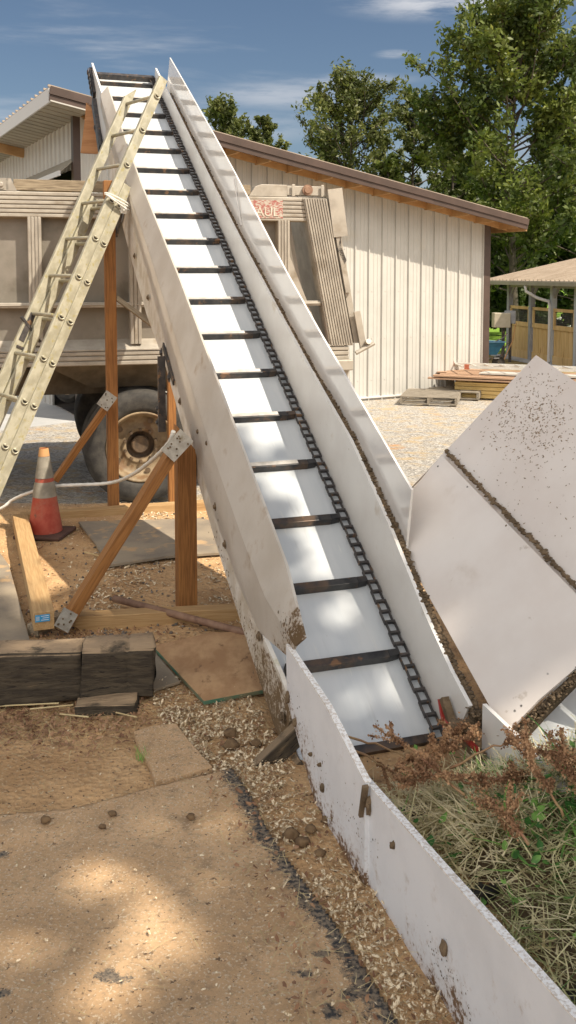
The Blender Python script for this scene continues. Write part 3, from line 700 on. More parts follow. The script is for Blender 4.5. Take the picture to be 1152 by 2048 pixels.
# far side, front, floor and hopper belly
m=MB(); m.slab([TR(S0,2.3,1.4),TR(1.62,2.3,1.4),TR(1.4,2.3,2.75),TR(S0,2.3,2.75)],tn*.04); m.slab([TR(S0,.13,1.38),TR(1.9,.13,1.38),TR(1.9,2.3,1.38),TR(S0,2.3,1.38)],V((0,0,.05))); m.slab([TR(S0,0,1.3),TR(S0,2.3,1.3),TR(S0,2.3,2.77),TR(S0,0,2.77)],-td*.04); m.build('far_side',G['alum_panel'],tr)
m=MB(); m.slab([TR(-.82,.1,1.26),TR(1.5,.1,1.26),TR(1.5,.35,1.03),TR(-.42,.35,1.03)],tn*1.7); m.build('belly',G['under'],tr)
m=MB(); m.beam(TR(1.62,.05,1.22),TR(1.97,.05,1.22),.3,.10); m.slab([TR(1.80,.0,1.17),TR(1.97,.0,1.17),TR(1.95,.0,1.08),TR(1.90,.0,.98)],tn*.3); m.build('rear_hinge_block',G['alum'],tr,bevel=.01)
m=MB(); m.beam(TR(-5.5,.8,1.05),TR(1.6,.8,1.05),.1,.25); m.beam(TR(-5.5,1.6,1.05),TR(1.6,1.6,1.05),.1,.25); m.tube([TR(0,-.0+.3,.5),TR(0,2.1,.5)],.07,10); m.beam(TR(0,.6,.55),TR(0,.6,1.0),.1,.2); m.beam(TR(0,1.8,.55),TR(0,1.8,1.0),.1,.2); m.build('chassis',G['under'],tr)
# wheels
def wheel(s,d,sign):      # d: outer face depth, sign=+1 tyre extends away from camera
    T=MB(); c=TR(s,d,.52); ax=tn*sign
    T.lathe(c,ax,[(.315,.035),(.33,.01),(.36,.0),(.42,-.006),(.465,.004),(.495,.03),(.508,.055),(.512,.075),(.500,.08),(.500,.088),(.513,.092),(.514,.125),(.502,.13),(.502,.138),(.514,.142),(.513,.175),(.500,.18),(.500,.188),(.512,.192),(.505,.225),(.48,.25),(.42,.262),(.33,.25),(.315,.22)],64)
    w_=T.build('tyre',G['tyre'],tr,smooth=True)
    m=MB(); m.lathe(c,ax,[(.318,.03),(.322,.012),(.312,.004),(.300,.012),(.292,.03),(.280,.045),(.272,.10),(.262,.115),(.225,.12),(.17,.135),(.165,.125),(.150,.13),(.128,.135)],48)
    ri=m.build('rim',G['rim'],w_,smooth=True)
    m=MB()
    for k in range(10):
        t=2*math.pi*k/10; p=c+(V((0,0,1))*math.cos(t)+td*math.sin(t))*.145; m.lathe(p+ax*.125,-ax,[(0,.035),(.014,.035),(.016,.0)],6)
    m.lathe(c,ax,[(.130,.134),(.126,.20),(.085,.21),(.082,.15),(.07,.14),(0,.145)],24)
    for k in range(5):
        t=2*math.pi*(k+.3)/5; p=c+(V((0,0,1))*math.cos(t)+td*math.sin(t))*.24; m.lathe(p+ax*.112,-ax,[(0,.01),(.026,.01)],10)
    m.build('hub',G['rimdark'],w_,smooth=False)
    return w_
wheel(.0,-.02,1); wheel(.0,.30,1); wheel(0,1.85,1); wheel(0,2.15,1)
tr.location=onz(285,1008,-.25); tr.scale=(1.12,1.12,1.12)
# red decal with worn lettering, tail light
m=MB(); m.slab([TR(.85,-.008,2.58),TR(1.31,-.008,2.58),TR(1.31,-.008,2.745),TR(.85,-.008,2.745)],tn*.002); dc=m.build('decal',G['decal'],tr)
def text(body,size,p,xd,yd,mat,par,name,ext=.001):
    cu=bpy.data.curves.new(name,'FONT'); cu.body=body; cu.size=size; cu.extrude=ext; cu.align_x='CENTER'; cu.align_y='CENTER'
    to=bpy.data.objects.new('tmp',cu); col.objects.link(to); bpy.context.view_layer.update()
    me=bpy.data.meshes.new_from_object(to.evaluated_get(bpy.context.evaluated_depsgraph_get())); bpy.data.objects.remove(to)
    xd=V(xd).normalized(); yd=V(yd).normalized(); zd=xd.cross(yd); o=ORG[par.name]
    at=me.attributes.new('gc','FLOAT_VECTOR','POINT')
    for i,v in enumerate(me.vertices):
        q_=V(p)+xd*v.co.x+yd*v.co.y+zd*v.co.z-o; at.data[i].vector=q_; v.co=q_
    me.materials.clear(); me.materials.append(G[mat]); ob=bpy.data.objects.new(name,me); col.objects.link(ob); ob.parent=par; return ob
text('HAUL',.115,TR(1.12,-.012,2.635),td,V((0,0,1)),'decal_text',tr,'lettering')
m=MB(); m.beam(TR(1.56,.03,1.50),TR(1.66,.03,1.50),.06,.06); m.build('tail_light',G['red'],tr,bevel=.008)

# ---------------------------------------------------------------- cone, timbers, pipe, sheets, mats
p=B(91,1068); cn=thing('traffic_cone',p,'faded orange traffic cone with dirty grey collars beside the pale timber','cone')
ht=.66
def cr(h): return .135-(.135-.033)*h/ht
def csec(n,h0,h1,mat,ex=0):
    m=MB(); k=6; m.lathe(p+V((0,0,.03)),V((0,0,1)),[(cr(h0+(h1-h0)*i/k)+ex,h0+(h1-h0)*i/k) for i in range(k+1)],32); return m.build(n,G[mat],cn,smooth=True)
csec('body',0,ht,'cone'); csec('collar',.28,.40,'cone_grey',.004); csec('collar',.43,.60,'cone_grey',.004); csec('tip',.602,.665,'cone_pink',.003)
m=MB(); m.beam(p+V((-.19,.02,.014)),p+V((.19,-.04,.014)),.36,.028); m.build('base',G['cone_base'],cn,bevel=.01)

t1=onz(42,1020,.16); t2=onz(90,1240,.10)
t1=onz(40,1040,.07); t2=onz(88,1242,.12)
m=MB(); m.beam(t1,t2,.115,.105); to=m.build('timber_post',G['timber2'],None,bevel=.004,org=t1); tag(to,'pale square timber lying loose beside the cone with a blue tag on its end','timber')
dd=(t2-t1).normalized(); sd=dd.cross(V((0,0,1))).normalized(); ud=sd.cross(dd); ORG[to.name]=t1
m=MB(); c0=t2+dd*.003+sd*.008+ud*.018; m.beam(c0-sd*.04,c0+sd*.04,.002,.04,ud); lb=m.build('label',G['label'],to); ORG[lb.name]=t1
m=MB(); c1=c0+dd*.002
for k in range(5): m.beam(c1+sd*(.018+k*.004)-ud*.012,c1+sd*(.018+k*.004)+ud*.012,.0016,.001,dd)
for k in range(3): m.beam(c1-sd*.034+ud*(.012-.011*k),c1+sd*(.008-.008*(k%2))+ud*(.012-.011*k),.001,.0028,ud)
m.build('label_print',G['label_w'],to)
m=MB(); m.beam(onz(65,1262,.03),onz(115,1235,.03),.08,.07); o=m.build('timber_block',G['timber3'],None,bevel=.004); tag(o,'short block under the tagged end of the pale timber','block')

# old black railway tie (noisy mesh)
def rough_beam(p1,p2,w_,h_,n=40,amp=.012,seed=0,endamp=.03):
    m=MB(); d=(p2-p1); L0=d.length; d.normalize(); side=d.cross(V((0,0,1))).normalized(); u=V((0,0,1)); k=28
    vs=[];fs=[];gs=[]
    for i in range(n+1):
        t=i/n
        for j in range(k):
            a_=2*math.pi*j/k; cx,cy=math.cos(a_),math.sin(a_); e=.22
            sx=math.copysign(abs(cx)**e,cx); sy=math.copysign(abs(cy)**e,cy)
            q_=V((t*L0*2.2,sx*1.5,sy*1.5)); g_=1+amp*10*noise.noise(q_+V((seed,0,0)))+amp*6*noise.noise(V((t*L0*3,sx*9,sy*9+seed)))
            crack=-.05 if abs(math.sin(t*9+seed*2))<.03 else 0
            ex=(t-.5)*2; ee=endamp*noise.noise(V((sx*2,sy*2,seed+ex)))*(abs(ex)**6)
            vs.append(p1+d*(L0*t+ee)+side*sx*w_/2*(g_+crack)+u*sy*h_/2*(g_+crack)); gs.append(V((t*L0,sx*w_/2,sy*h_/2)))
    for i in range(n):
        for j in range(k): fs.append((i*k+j,i*k+(j+1)%k,(i+1)*k+(j+1)%k,(i+1)*k+j))
    fs+=[tuple(range(k-1,-1,-1)),tuple(n*k+j for j in range(k))]
    m.add(vs,fs,gs); return m
ta=onz(-240,1352,.14); tb=onz(303,1330,.16)
tb=V((-.66,4.43,.146)); ta=V((-3.0,4.16,.13))
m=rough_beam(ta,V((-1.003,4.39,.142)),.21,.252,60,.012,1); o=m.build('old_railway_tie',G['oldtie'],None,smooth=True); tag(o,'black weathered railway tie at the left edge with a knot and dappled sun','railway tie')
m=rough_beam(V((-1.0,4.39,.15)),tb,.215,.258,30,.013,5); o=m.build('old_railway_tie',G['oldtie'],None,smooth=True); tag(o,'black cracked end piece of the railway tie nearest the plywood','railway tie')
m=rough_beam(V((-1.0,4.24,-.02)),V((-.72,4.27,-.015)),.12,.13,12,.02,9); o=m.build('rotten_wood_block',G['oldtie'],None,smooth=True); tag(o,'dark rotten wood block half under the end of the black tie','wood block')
# pipe
m=MB(); m.tube([onz(228,1197,.08),onz(500,1268,.05),onz(540,1278,.05)],.021,12); o=m.build('wooden_pole',G['pipe'],None,smooth=True); tag(o,'reddish brown round pole lying from the post to the conveyor','pole')
# plywood
def sheet(name,pts,th,mat,z,label,cat,edge=None):
    m=MB(); P=[onz(x,y,z) for x,y in pts]; m.slab(P,V((0,0,-th)))
    if edge:
        m.mi=[0,0]+[1]*(len(m.f)-2)
    o=m.build(name,[G[mat]]+([G[edge]] if edge else [G[mat]]),None,bevel=.002); return tag(o,label,cat)
sheet('plywood_sheet',[(306,1292),(408,1402),(545,1376),(500,1262),(420,1265)],.02,'ply',.045,'brown dusty plywood sheet with green edge beside the conveyor foot','plywood','ply_edge')
sheet('rubber_mat',[(306,1298),(360,1362),(290,1384),(250,1330)],.015,'rubber',.02,'dusty mat corner showing between the black tie and the plywood','mat')
sheet('rubber_mat',[(157,1043),(190,1085),(215,1130),(330,1112),(480,1102),(470,1050),(400,1036),(260,1040)],.02,'rubber',.035,'dusty grey rubber mat between the timber posts','mat')
sheet('rubber_mat',[(-400,1110),(0,1105),(18,1130),(65,1300),(-200,1330)],.025,'rubber',.05,'sunlit dusty rubber mat at the left edge behind the black tie','mat')
# foreground sand covered mat, with bare black patches
def sandmat():
    m=bpy.data.materials.new('sand_covered_mat'); m.use_nodes=True; nt=m.node_tree; N=nt.nodes; L=nt.links
    bs=N['Principled BSDF']; _inp(bs,'Roughness',.95); _inp(bs,'Specular IOR Level',.2)
    tc=N.new('ShaderNodeTexCoord'); P=tc.outputs['Object']
    at=N.new('ShaderNodeAttribute'); at.attribute_name='edge'
    def nz(s_,d=6,ro=.6):
        n=N.new('ShaderNodeTexNoise'); n.inputs['Scale'].default_value=s_; n.inputs['Detail'].default_value=d; n.inputs['Roughness'].default_value=ro; L.new(P,n.inputs['Vector']); return n.outputs['Fac']
    def ss(f,a,b):
        r=N.new('ShaderNodeMapRange'); r.interpolation_type='SMOOTHSTEP'; r.inputs['From Min'].default_value=a; r.inputs['From Max'].default_value=b; L.new(f,r.inputs['Value']); return r.outputs['Result']
    def mix(f,a,b):
        x=N.new('ShaderNodeMix'); x.data_type='RGBA'; L.new(f,x.inputs['Factor'])
        for k,q in (('A',a),('B',b)):
            if isinstance(q,tuple): x.inputs[k].default_value=lin(q)
            else: L.new(q,x.inputs[k])
        return x.outputs['Result']
    def ma(op,a,b):
        n=N.new('ShaderNodeMath'); n.operation=op
        for i,q in enumerate((a,b)):
            if isinstance(q,(int,float)): n.inputs[i].default_value=q
            else: L.new(q,n.inputs[i])
        return n.outputs[0]
    sand=mix(ss(nz(3),.35,.65),(.60,.39,.215),(.72,.485,.28))
    sand=mix(ss(nz(14),.52,.7),sand,(.47,.32,.19))
    sand=mix(ss(nz(38,6,.8),.50,.66),sand,(.46,.315,.19))
    sand=mix(ss(nz(110,3),.56,.64),sand,(.74,.60,.42))
    sand=mix(ss(nz(1.7,8,.75),.56,.74),sand,(.48,.34,.21))
    sand=mix(ss(nz(60,3),.64,.69),sand,(.20,.13,.08))
    rub=mix(ss(nz(70),.38,.60),(.06,.062,.066),(.30,.24,.175))
    e=ma('ADD',at.outputs['Fac'],ma('MULTIPLY',ma('SUBTRACT',nz(16,10,.85),.5),1.5))
    L.new(mix(ss(e,.42,.55),sand,rub),bs.inputs['Base Color'])
    b=N.new('ShaderNodeBump'); b.inputs['Distance'].default_value=.014; L.new(nz(55,10,.8),b.inputs['Height']); L.new(b.outputs['Normal'],bs.inputs['Normal'])
    return m
G['sandmat']=sandmat()
edge=[(-300,1650),(150,1612),(300,1572),(425,1542),(466,1532),(505,1592),(545,1668),(600,1745),(640,1800),(700,1880),(750,1960),(810,2055),(860,2160),(-300,2160)]
EP=[onz(x,y,.03) for x,y in edge]
def segd(p,a,b):
    ab=b-a; t=max(0,min(1,(p-a).dot(ab)/ab.length_squared)); return (p-a-ab*t).length
def inside(p):
    c=False; n=len(EP)
    for i in range(n):
        a,b=EP[i],EP[(i+1)%n]
        if (a.y>p.y)!=(b.y>p.y) and p.x<(b.x-a.x)*(p.y-a.y)/(b.y-a.y)+a.x: c=not c
    return c
spots=[(onz(222,1950,.03),.085,.04),(onz(0,1985,.03),.05,.03),(onz(610,1945,.03),.05,.03),(onz(660,2020,.03),.05,.05),(onz(4,1705,.03),.04,.03),(onz(700,1985,.03),.045,.05),(onz(640,1905,.03),.05,.03)]
m=MB(); ev=[]
st=.010; gx=[ -1.7+st*i for i in range(int(2.6/st))]; gy=[1.5+st*i for i in range(int(2.4/st))]
idx={}
for j,y in enumerate(gy):
    for i,x in enumerate(gx):
        p=V((x,y,.03))
        if inside(p):
            d=min(segd(p,EP[k],EP[k+1]) for k in range(4,12))
            e=max(0,1-d/.14)*.66+max(0,1-d/.3)*.12
            for q,rx,ry in spots:
                dx=(x-q.x)/rx; dy=(y-q.y)/ry; e=max(e,.72-.45*math.hypot(dx,dy))
            idx[(i,j)]=len(m.v); m.v.append(V((x,y,.026+nzd(x,y)*.55+.004*noise.noise(V((x*3,y*3,7)))))); m.g.append(p); ev.append(e)
for (i,j) in list(idx):
    if all(k in idx for k in ((i+1,j),(i,j+1),(i+1,j+1))): m.f.append((idx[(i,j)],idx[(i+1,j)],idx[(i+1,j+1)],idx[(i,j+1)])); m.mi.append(0)
mo=m.build('stable_mat',G['sandmat'],None,smooth=True); a_=mo.data.attributes.new('edge','FLOAT','POINT'); a_.data.foreach_set('value',ev)
sol=mo.modifiers.new('sol','SOLIDIFY'); sol.thickness=.022; sol.offset=-1
tag(mo,'large sand covered rubber mat filling the bottom left of the ground','mat')
m=MB(); P=[onz(x,y,.035) for x,y in ((268,1462),(300,1452),(352,1446),(378,1480),(425,1533),(370,1548),(310,1562),(298,1525),(280,1500))]; m.slab(P,(0,0,-.03)); o=m.build('mat_piece',G['sandmat'],None,bevel=.004)
a_=o.data.attributes.new('edge','FLOAT','POINT'); a_.data.foreach_set('value',[.05]*len(o.data.vertices)); tag(o,'small broken mat piece at the tip of the large sandy mat','mat')

# conduit
m=MB(); pts=[(347,862,5.35),(338,885,5.4),(310,915,5.7),(270,946,6.3),(236,962,7.0),(200,968,7.2),(150,970,7.3),(105,973,7.4),(60,985,7.5),(25,1000,7.6),(0,1018,7.6),(-60,1040,7.7)]
P=[atz(x,y,z) for x,y,z in pts]; Q=[]
for i in range(len(P)-1):
    p0_=P[max(i-1,0)];p1_=P[i];p2_=P[i+1];p3_=P[min(i+2,len(P)-1)]
    for k in range(6):
        t=k/6; Q.append(.5*((2*p1_)+(p2_-p0_)*t+(2*p0_-5*p1_+4*p2_-p3_)*t*t+(3*p1_-p0_-3*p2_+p3_)*t**3))
Q.append(P[-1]); m.tube(Q,[.0125+.002*(i%2) for i in range(len(Q))],10); o=m.build('conduit_hose',G['hose'],None,smooth=True); tag(o,'white flexible conduit sagging from the conveyor past the posts','hose')

# ---------------------------------------------------------------- barn
BZ=R(62.5); bd=V((math.sin(BZ),math.cos(BZ),0)); bn=V((-bd.y,bd.x,0))  # bn away from camera
A0=V((1.67,17.7,0)); GB=-.34
tL,tR=-5.67,2.61
def BR(t,d,z): return V((A0.x,A0.y,0))+bd*t+bn*d+V((0,0,z))
def topz(t): return 4.62+(3.10-4.62)*(t-tL)/(tR-tL)
barn=thing('barn',BR(tL,0,GB),'cream metal-sided barn with brown sloping roof behind the trailer','barn')
m=MB(); ribs=.305; t=tL; prof=[]
while t<tR-.01:
    for (o_,d_) in ((0,0),(.012,-.034),(.032,-.034),(.044,0),(.13,0),(.14,-.007),(.155,-.007),(.165,0),(.215,0),(.225,-.007),(.24,-.007),(.25,0)):
        if t+o_<tR: prof.append((t+o_,d_))
    t+=ribs
prof.append((tR,0))
vs=[];fs=[]
for (t,d_) in prof: vs+= [BR(t,d_,GB-.1),BR(t,d_,topz(t))]
for i in range(len(prof)-1): fs.append((2*i,2*i+1,2*i+3,2*i+2))
m.add(vs,fs); m.build('front_wall',G['siding'],barn)
m=MB()
for z in (.05,.85,1.75,2.55):
    t=tL+.10
    while t<tR: m.lathe(BR(t,-.004,z),-bn,[(0,.008),(.008,.006),(.01,0)],6); t+=ribs
m.build('screws',G['siding'],barn)
m=MB(); m.beam(BR(tR+.06,.04,GB-.1),BR(tR+.06,.04,topz(tR)),.16,.16,bn); m.build('corner_trim',G['brown'],barn); m=MB(); m.beam(BR(tL-.04,.04,GB-.1),BR(tL-.04,.04,topz(tL)),.13,.14,bn); m.build('corner_trim',G['brown'],barn)
m=MB(); m.beam(BR(tL,-.02,GB+.06),BR(tR,-.02,GB+.06),.05,.03); m.build('base_trim',G['whitetrim'],barn)
DP=14
# left (high) wall with door opening 0.45..4.4
def lw(d0,d1,z0,z1,mb,off=0):
    vs=[];fs=[]; d=d0; pr=[]
    while d<d1-.01:
        for o_,q_ in ((0,0),(.02,.03),(.042,.03),(.062,0),(.15,0),(.16,.006),(.175,.006),(.185,0)):
            if d+o_<d1: pr.append((d+o_,q_))
        d+=ribs
    pr.append((d1,0))
    for d,q_ in pr: vs+=[BR(tL-q_-off,d,z0),BR(tL-q_-off,d,z1)]
    for i in range(len(pr)-1): fs.append((2*i,2*i+1,2*i+3,2*i+2))
    mb.add(vs,fs)
m=MB(); lw(.0,DP,3.80,topz(tL),m); lw(4.6,DP,GB,3.80,m); lw(0,.40,GB,3.8,m); m.build('side_wall',G['siding'],barn)
m=MB(); m.slab([BR(tL,DP,GB),BR(tR,DP,GB),BR(tR,DP,topz(tR)),BR(tL,DP,topz(tL))],bn*.05); m.slab([BR(tR,0,GB),BR(tR,DP,GB),BR(tR,DP,topz(tR)),BR(tR,0,topz(tR))],-bd*.05)
m.slab([BR(tL+.05,.3,GB+.01),BR(tR,.05,GB+.01),BR(tR,DP,GB+.01),BR(tL+.05,DP,GB+.01)],V((0,0,-.05)))
m.slab([BR(tL+.1,.08,GB),BR(tR,.08,GB),BR(tR,.08,topz(tR)-.1),BR(tL+.1,.08,topz(tL)-.1)],bn*.04)
m.build('inner_shell',G['dark'],barn)
m=MB(); m.beam(BR(tL+.08,.42,3.45),BR(tL+.08,4.6,3.45),.1,.34); m.beam(BR(tL+.1,.45,GB),BR(tL+.1,.45,3.8),.12,.12,bn); m.beam(BR(tL+.1,1.0,3.3),BR(tL+.1,1.5,2.5),.1,.14); m.build('door_header',G['rafter'],barn)
# track cover (slanted awning) on left wall
m=MB(); m.slab([BR(tL-.01,.05,3.98),BR(tL-.01,9,3.98),BR(tL-.30,9,3.72),BR(tL-.30,.05,3.72)],V((0,0,-.02))); m.build('door_track_cover',G['soffit'],barn)
m=MB(); m.beam(BR(tL-.31,.05,3.69),BR(tL-.31,9,3.69),.03,.08); m.build('track_trim',G['whitetrim'],barn)
# roof
oh=.6
def RP(t,d,dz=0): return BR(t,d,topz(t)+dz)
m=MB(); m.slab([RP(tL-oh,-oh,.16),RP(tR+oh,-oh,.16),RP(tR+oh,DP+oh,.16),RP(tL-oh,DP+oh,.16)],V((0,0,.02)))
d=-oh
while d<DP+oh: m.beam(RP(tL-oh-.02,d+.02,.195),RP(tR+oh,d+.02,.195),.04,.03); d+=.305
m.build('roof',G['roofm'],barn)
m=MB(); m.beam(RP(tL-oh,-oh-.01,.07),RP(tR+oh,-oh-.01,.07),.03,.19); m.beam(RP(tL-oh,-oh-.03,.125),RP(tR+oh,-oh-.03,.125),.03,.12); m.build('rake_fascia',G['brown'],barn)
m=MB(); m.beam(RP(tL-oh,-oh-.032,-.035),RP(tL+1.2,-oh-.032,-.035),.02,.02); m.build('rake_drip_trim',G['siding'],barn)
m=MB(); m.beam(RP(tL-oh,-oh,.05),RP(tL-oh,DP+oh,.05),.03,.21); m.build('eave_fascia',G['whitetrim'],barn)
m=MB(); t=tL+.1
while t<tR+.5: m.beam(RP(t,-oh+.02,.02),RP(t,0,.02),.045,.13); t+=.61
m.beam(RP(tL-oh,-.045,.04),RP(tR+oh,-.045,.04),.04,.14); m.beam(RP(tR+oh-.03,-oh,.02),RP(tR+oh-.03,DP,.02),.04,.16); m.build('lookouts',G['rafter'],barn)
m=MB(); m.slab([RP(tL-oh,-oh+.02,.125),RP(tR+oh,-oh+.02,.125),RP(tR+oh,0,.125),RP(tL-oh,0,.125)],V((0,0,.012))); m.build('roof_deck',G['rafter'],barn)
m=MB(); m.slab([RP(tL-oh+.02,-oh+.02,-.04),RP(tL+.0,-oh+.02,-.04),RP(tL+.0,DP,-.04),RP(tL-oh+.02,DP,-.04)],V((0,0,.012)))
d=-oh
while d<DP: m.beam(RP(tL-oh+.02,d,-.043),RP(tL,d,-.043),.012,.008); d+=.3
m.build('soffit',G['soffit'],barn)
m=MB(); m.beam(RP(tL-oh+.05,4.2,-.13),RP(tL,4.2,-.13),.09,.17); m.build('outrigger',G['rafter'],barn)
# open door leaf, concrete apron
m=MB(); 
dp=[onz(52,792,GB),onz(105,812,GB)]
hgt=1.95
m.slab([dp[0],dp[1],dp[1]+V((0,0,hgt)),dp[0]+V((0,0,hgt))],V((.03,.03,0)))
for k in range(6):
    q_=dp[0]+(dp[1]-dp[0])*(k+.5)/6; m.beam(q_+V((-.0,-.012,0)),q_+V((0,-.012,hgt)),.02,.02)
m.build('open_door',G['siding'],barn)
m=MB(); m.slab([onz(-500,880,GB+.01),onz(0,861,GB+.01),onz(148,843,GB+.01),BR(tL,.1,GB+.01),BR(tL,12,GB+.01),BR(tL-9,12,GB+.01)],V((0,0,-.1))); o=m.build('apron',G['concrete']); tag(o,kind='structure')
# tractor wheel in the dark doorway
c0=onz(134,792,GB); c0=c0+V((0,0,0))
wh=thing('tractor',c0,'dark tractor wheel showing in the open barn doorway','tractor')
m=MB(); cc=atz(134,775,16.2); c_r=.19
m.lathe(cc,V((.2,1,0)),[(.13,.0),(.2,-.02),(.27,.03),(.28,.1),(.27,.17),(.2,.2)],28); m.build('tyre',G['tyre'],wh)
m=MB(); m.lathe(cc,V((.2,1,0)),[(.135,.01),(.1,.03),(0,.03)],20); m.build('rim',G['rim'],wh)
m=MB(); m.box(cc+V((.5,.6,.25)),1.1,.6,.4); m.build('body',G['dark'],wh,bevel=.05)

# ---------------------------------------------------------------- pen building at right
GP=-.9; Q0=onz(1018,713,GP); qd=V((.19,-.98,0)).normalized(); qn=V((.98,.19,0)).normalized()
def QR(t,d,z): return V((Q0.x,Q0.y,0))+qd*t+qn*d+V((0,0,z))
pen=thing('pen_shelter',Q0,'open pen shelter with cedar half walls, grey posts and metal roof at right','shelter')
ph=2.62
for t,mt in ((0,'greypost'),(1.78,'greypost'),(3.34,'lightpost'),(4.95,'lightpost'),(6.6,'greypost')):
    m=MB(); m.beam(QR(t,0,GP),QR(t,0,GP+ph),.17,.17,qn); m.build('post',G[mt],pen)
for t in (-.2,2.2,4.6,7):
    m=MB(); m.beam(QR(t,4,GP),QR(t,4,GP+ph+.9),.16,.16,qn); m.build('post',G['lightpost'],pen)
m=MB(); m.slab([QR(-.9,-.55,GP+ph+.12),QR(9,-.55,GP+ph+.12),QR(9,6,GP+ph+1.55),QR(-.9,6,GP+ph+1.55)],V((0,0,.03)))
t=-.9
while t<9: m.beam(QR(t,-.56,GP+ph+.17),QR(t,6,GP+ph+1.60),.05,.05); t+=.3
m.build('roof',G['roofm'],pen)
m=MB(); m.beam(QR(-1.0,-.62,GP+ph+.06),QR(9,-.62,GP+ph+.06),.13,.12); m.beam(QR(-.9,-.5,GP+ph+.02),QR(-.9,6,GP+ph+1.45),.04,.2); m.build('gutter',G['soffit'],pen)
m=MB(); m.beam(QR(-.2,0,GP+ph-.03),QR(8,0,GP+ph-.03),.08,.12); 
for t in (0,1.78,3.34): m.beam(QR(t+.05,0,GP+ph-.4),QR(t+.4,0,GP+ph-.05),.06,.08)
m.build('beam',G['greypost'],pen)
m=MB(); m.tube([QR(2.55,-.62,GP+ph),QR(2.56,-.60,GP+ph-.2),QR(2.9,-.35,GP+ph-.42),QR(3.30,-.14,GP+ph-.52),QR(3.34,-.12,GP+ph-.7),QR(3.34,-.12,GP+.14),QR(3.3,-.16,GP+.06),QR(3.1,-.4,GP+.04)],.055,8); m.build('downspout',G['whitetrim'],pen,smooth=True)
for (t0_,t1_) in ((.13,1.66),(1.92,3.24),(3.44,4.85),(5.05,6.5)):
    m=MB(); n=max(6,int((t1_-t0_)/.135)); wv=(t1_-t0_)/n
    for k in range(n): m.beam(QR(t0_+wv*(k+.5),.02*(k%2)*.3,GP+.22),QR(t0_+wv*(k+.5),.02*(k%2)*.3,GP+1.2),wv*.93,.03,qn)
    for z,hh in ((GP+.10,.18),(GP+.26,.14),(GP+1.25,.15)): m.beam(QR(t0_,-.03,z),QR(t1_,-.03,z),.04,hh)
    w_=m.build('cedar_panel',G['cedar'],pen)
    m=MB()
    for t in (t0_+.05,t1_-.05): m.beam(QR(t,-.02,GP+1.3),QR(t,-.02,GP+1.83),.09,.06,qn)
    m.beam(QR(t0_,-.02,GP+1.82),QR(t1_,-.02,GP+1.82),.06,.10); m.build('panel_frame',G['cedar'],w_)
    m=MB(); t=t0_+.05
    while t<t1_: m.beam(QR(t,0,GP+1.3),QR(t,0,GP+1.8),.010,.010,qn); t+=.075
    z=GP+1.33
    while z<GP+1.8: m.beam(QR(t0_,0,z),QR(t1_,0,z),.010,.010); z+=.06
    m.build('wire_screen',G['mesh_dark'],w_)
m=MB(); 
for t in (0,2.5,5): m.beam(QR(t,2.6,GP+1.9),QR(t,6,GP+1.9),.06,.06)
m.beam(QR(-.3,2.6,GP+2.05),QR(8,2.6,GP+2.05),.1,.08); m.beam(QR(-.3,2.6,GP+1.85),QR(8,2.6,GP+1.85),.1,.08); m.beam(QR(-.3,2.6,GP+.7),QR(8,2.6,GP+.7),.04,1.3); m.build('inner_fence',G['timber3'],pen)
m=MB(); m.slab([QR(-.5,-.5,GP+.05),QR(8,-.5,GP+.05),QR(8,6,GP+.05),QR(-.5,6,GP+.05)],V((0,0,-.12))); m.build('slab',G['concrete'],pen)
m=MB(); m.tube([QR(3.6,.3,GP+ph-.3),QR(6,1,GP+ph-.45)],.012,5); m.tube([QR(3.5,0,GP+ph-.3),QR(4.1,1,GP+ph-.6)],.012,5); m.build('cable',G['greypost'],pen)

# electric box, wheelbarrow, fence
e=atz(1000,700,31.5); e=V((e.x,e.y,gz(e.x,e.y)))
eb=thing('electrical_box',e,'beige electrical box on dark posts between the barn and the shelter','electrical box')
bx=.42
zc=atz(1001,640,31.5).z
m=MB(); m.box(V((e.x+.02,e.y,zc)),.56,.4,.50); m.build('cabinet',G['box'],eb,bevel=.02)
m=MB(); m.box(V((e.x+.32,e.y,zc+.1)),.34,.25,.44); m.build('cabinet',G['greypost'],eb,bevel=.02)
m=MB(); m.beam(e+V((.1,0,0)),V((e.x+.1,e.y,zc-.2)),.10,.08,V((0,1,0))); m.beam(e+V((.34,0,0)),V((e.x+.34,e.y,zc+.3)),.09,.06,V((0,1,0))); m.build('post',G['black2'],eb)
m=MB(); m.tube([V((e.x+.5,e.y-.1,zc-.1)),V((e.x+.4,e.y-.1,zc-.7)),V((e.x+.12,e.y-.1,e.z+.1))],.02,6); m.build('yellow_pipe',G['cone_pink'],eb)
wb0=atz(984,712,29); wb0=V((wb0.x,wb0.y,gz(wb0.x,wb0.y)))
wz=atz(984,697,29).z
wb=thing('wheelbarrow',wb0,'dark blue wheelbarrow parked in shade beside the barn corner','wheelbarrow')
m=MB()
tp=[V((wb0.x+a_,wb0.y+b_,wz+.22)) for a_,b_ in ((-.8,-.3),(.34,-.3),(.34,.3),(-.8,.3))]; bt=[V((wb0.x+a_,wb0.y+b_,wz-.18)) for a_,b_ in ((-.6,-.2),(.1,-.2),(.1,.2),(-.6,.2))]
m.add(tp+bt,[(0,1,5,4),(1,2,6,5),(2,3,7,6),(3,0,4,7),(4,5,6,7)]); m.tube(tp+[tp[0]],.02,6); m.build('tub',G['blue'],wb)
m=MB(); m.lathe(V((wb0.x+.2,wb0.y-.06,wz-.42)),V((0,1,0)),[(.02,0),(.12,0),(.19,-.02),(.2,.04),(.19,.1),(.12,.08)],20); m.build('wheel',G['tyre'],wb)
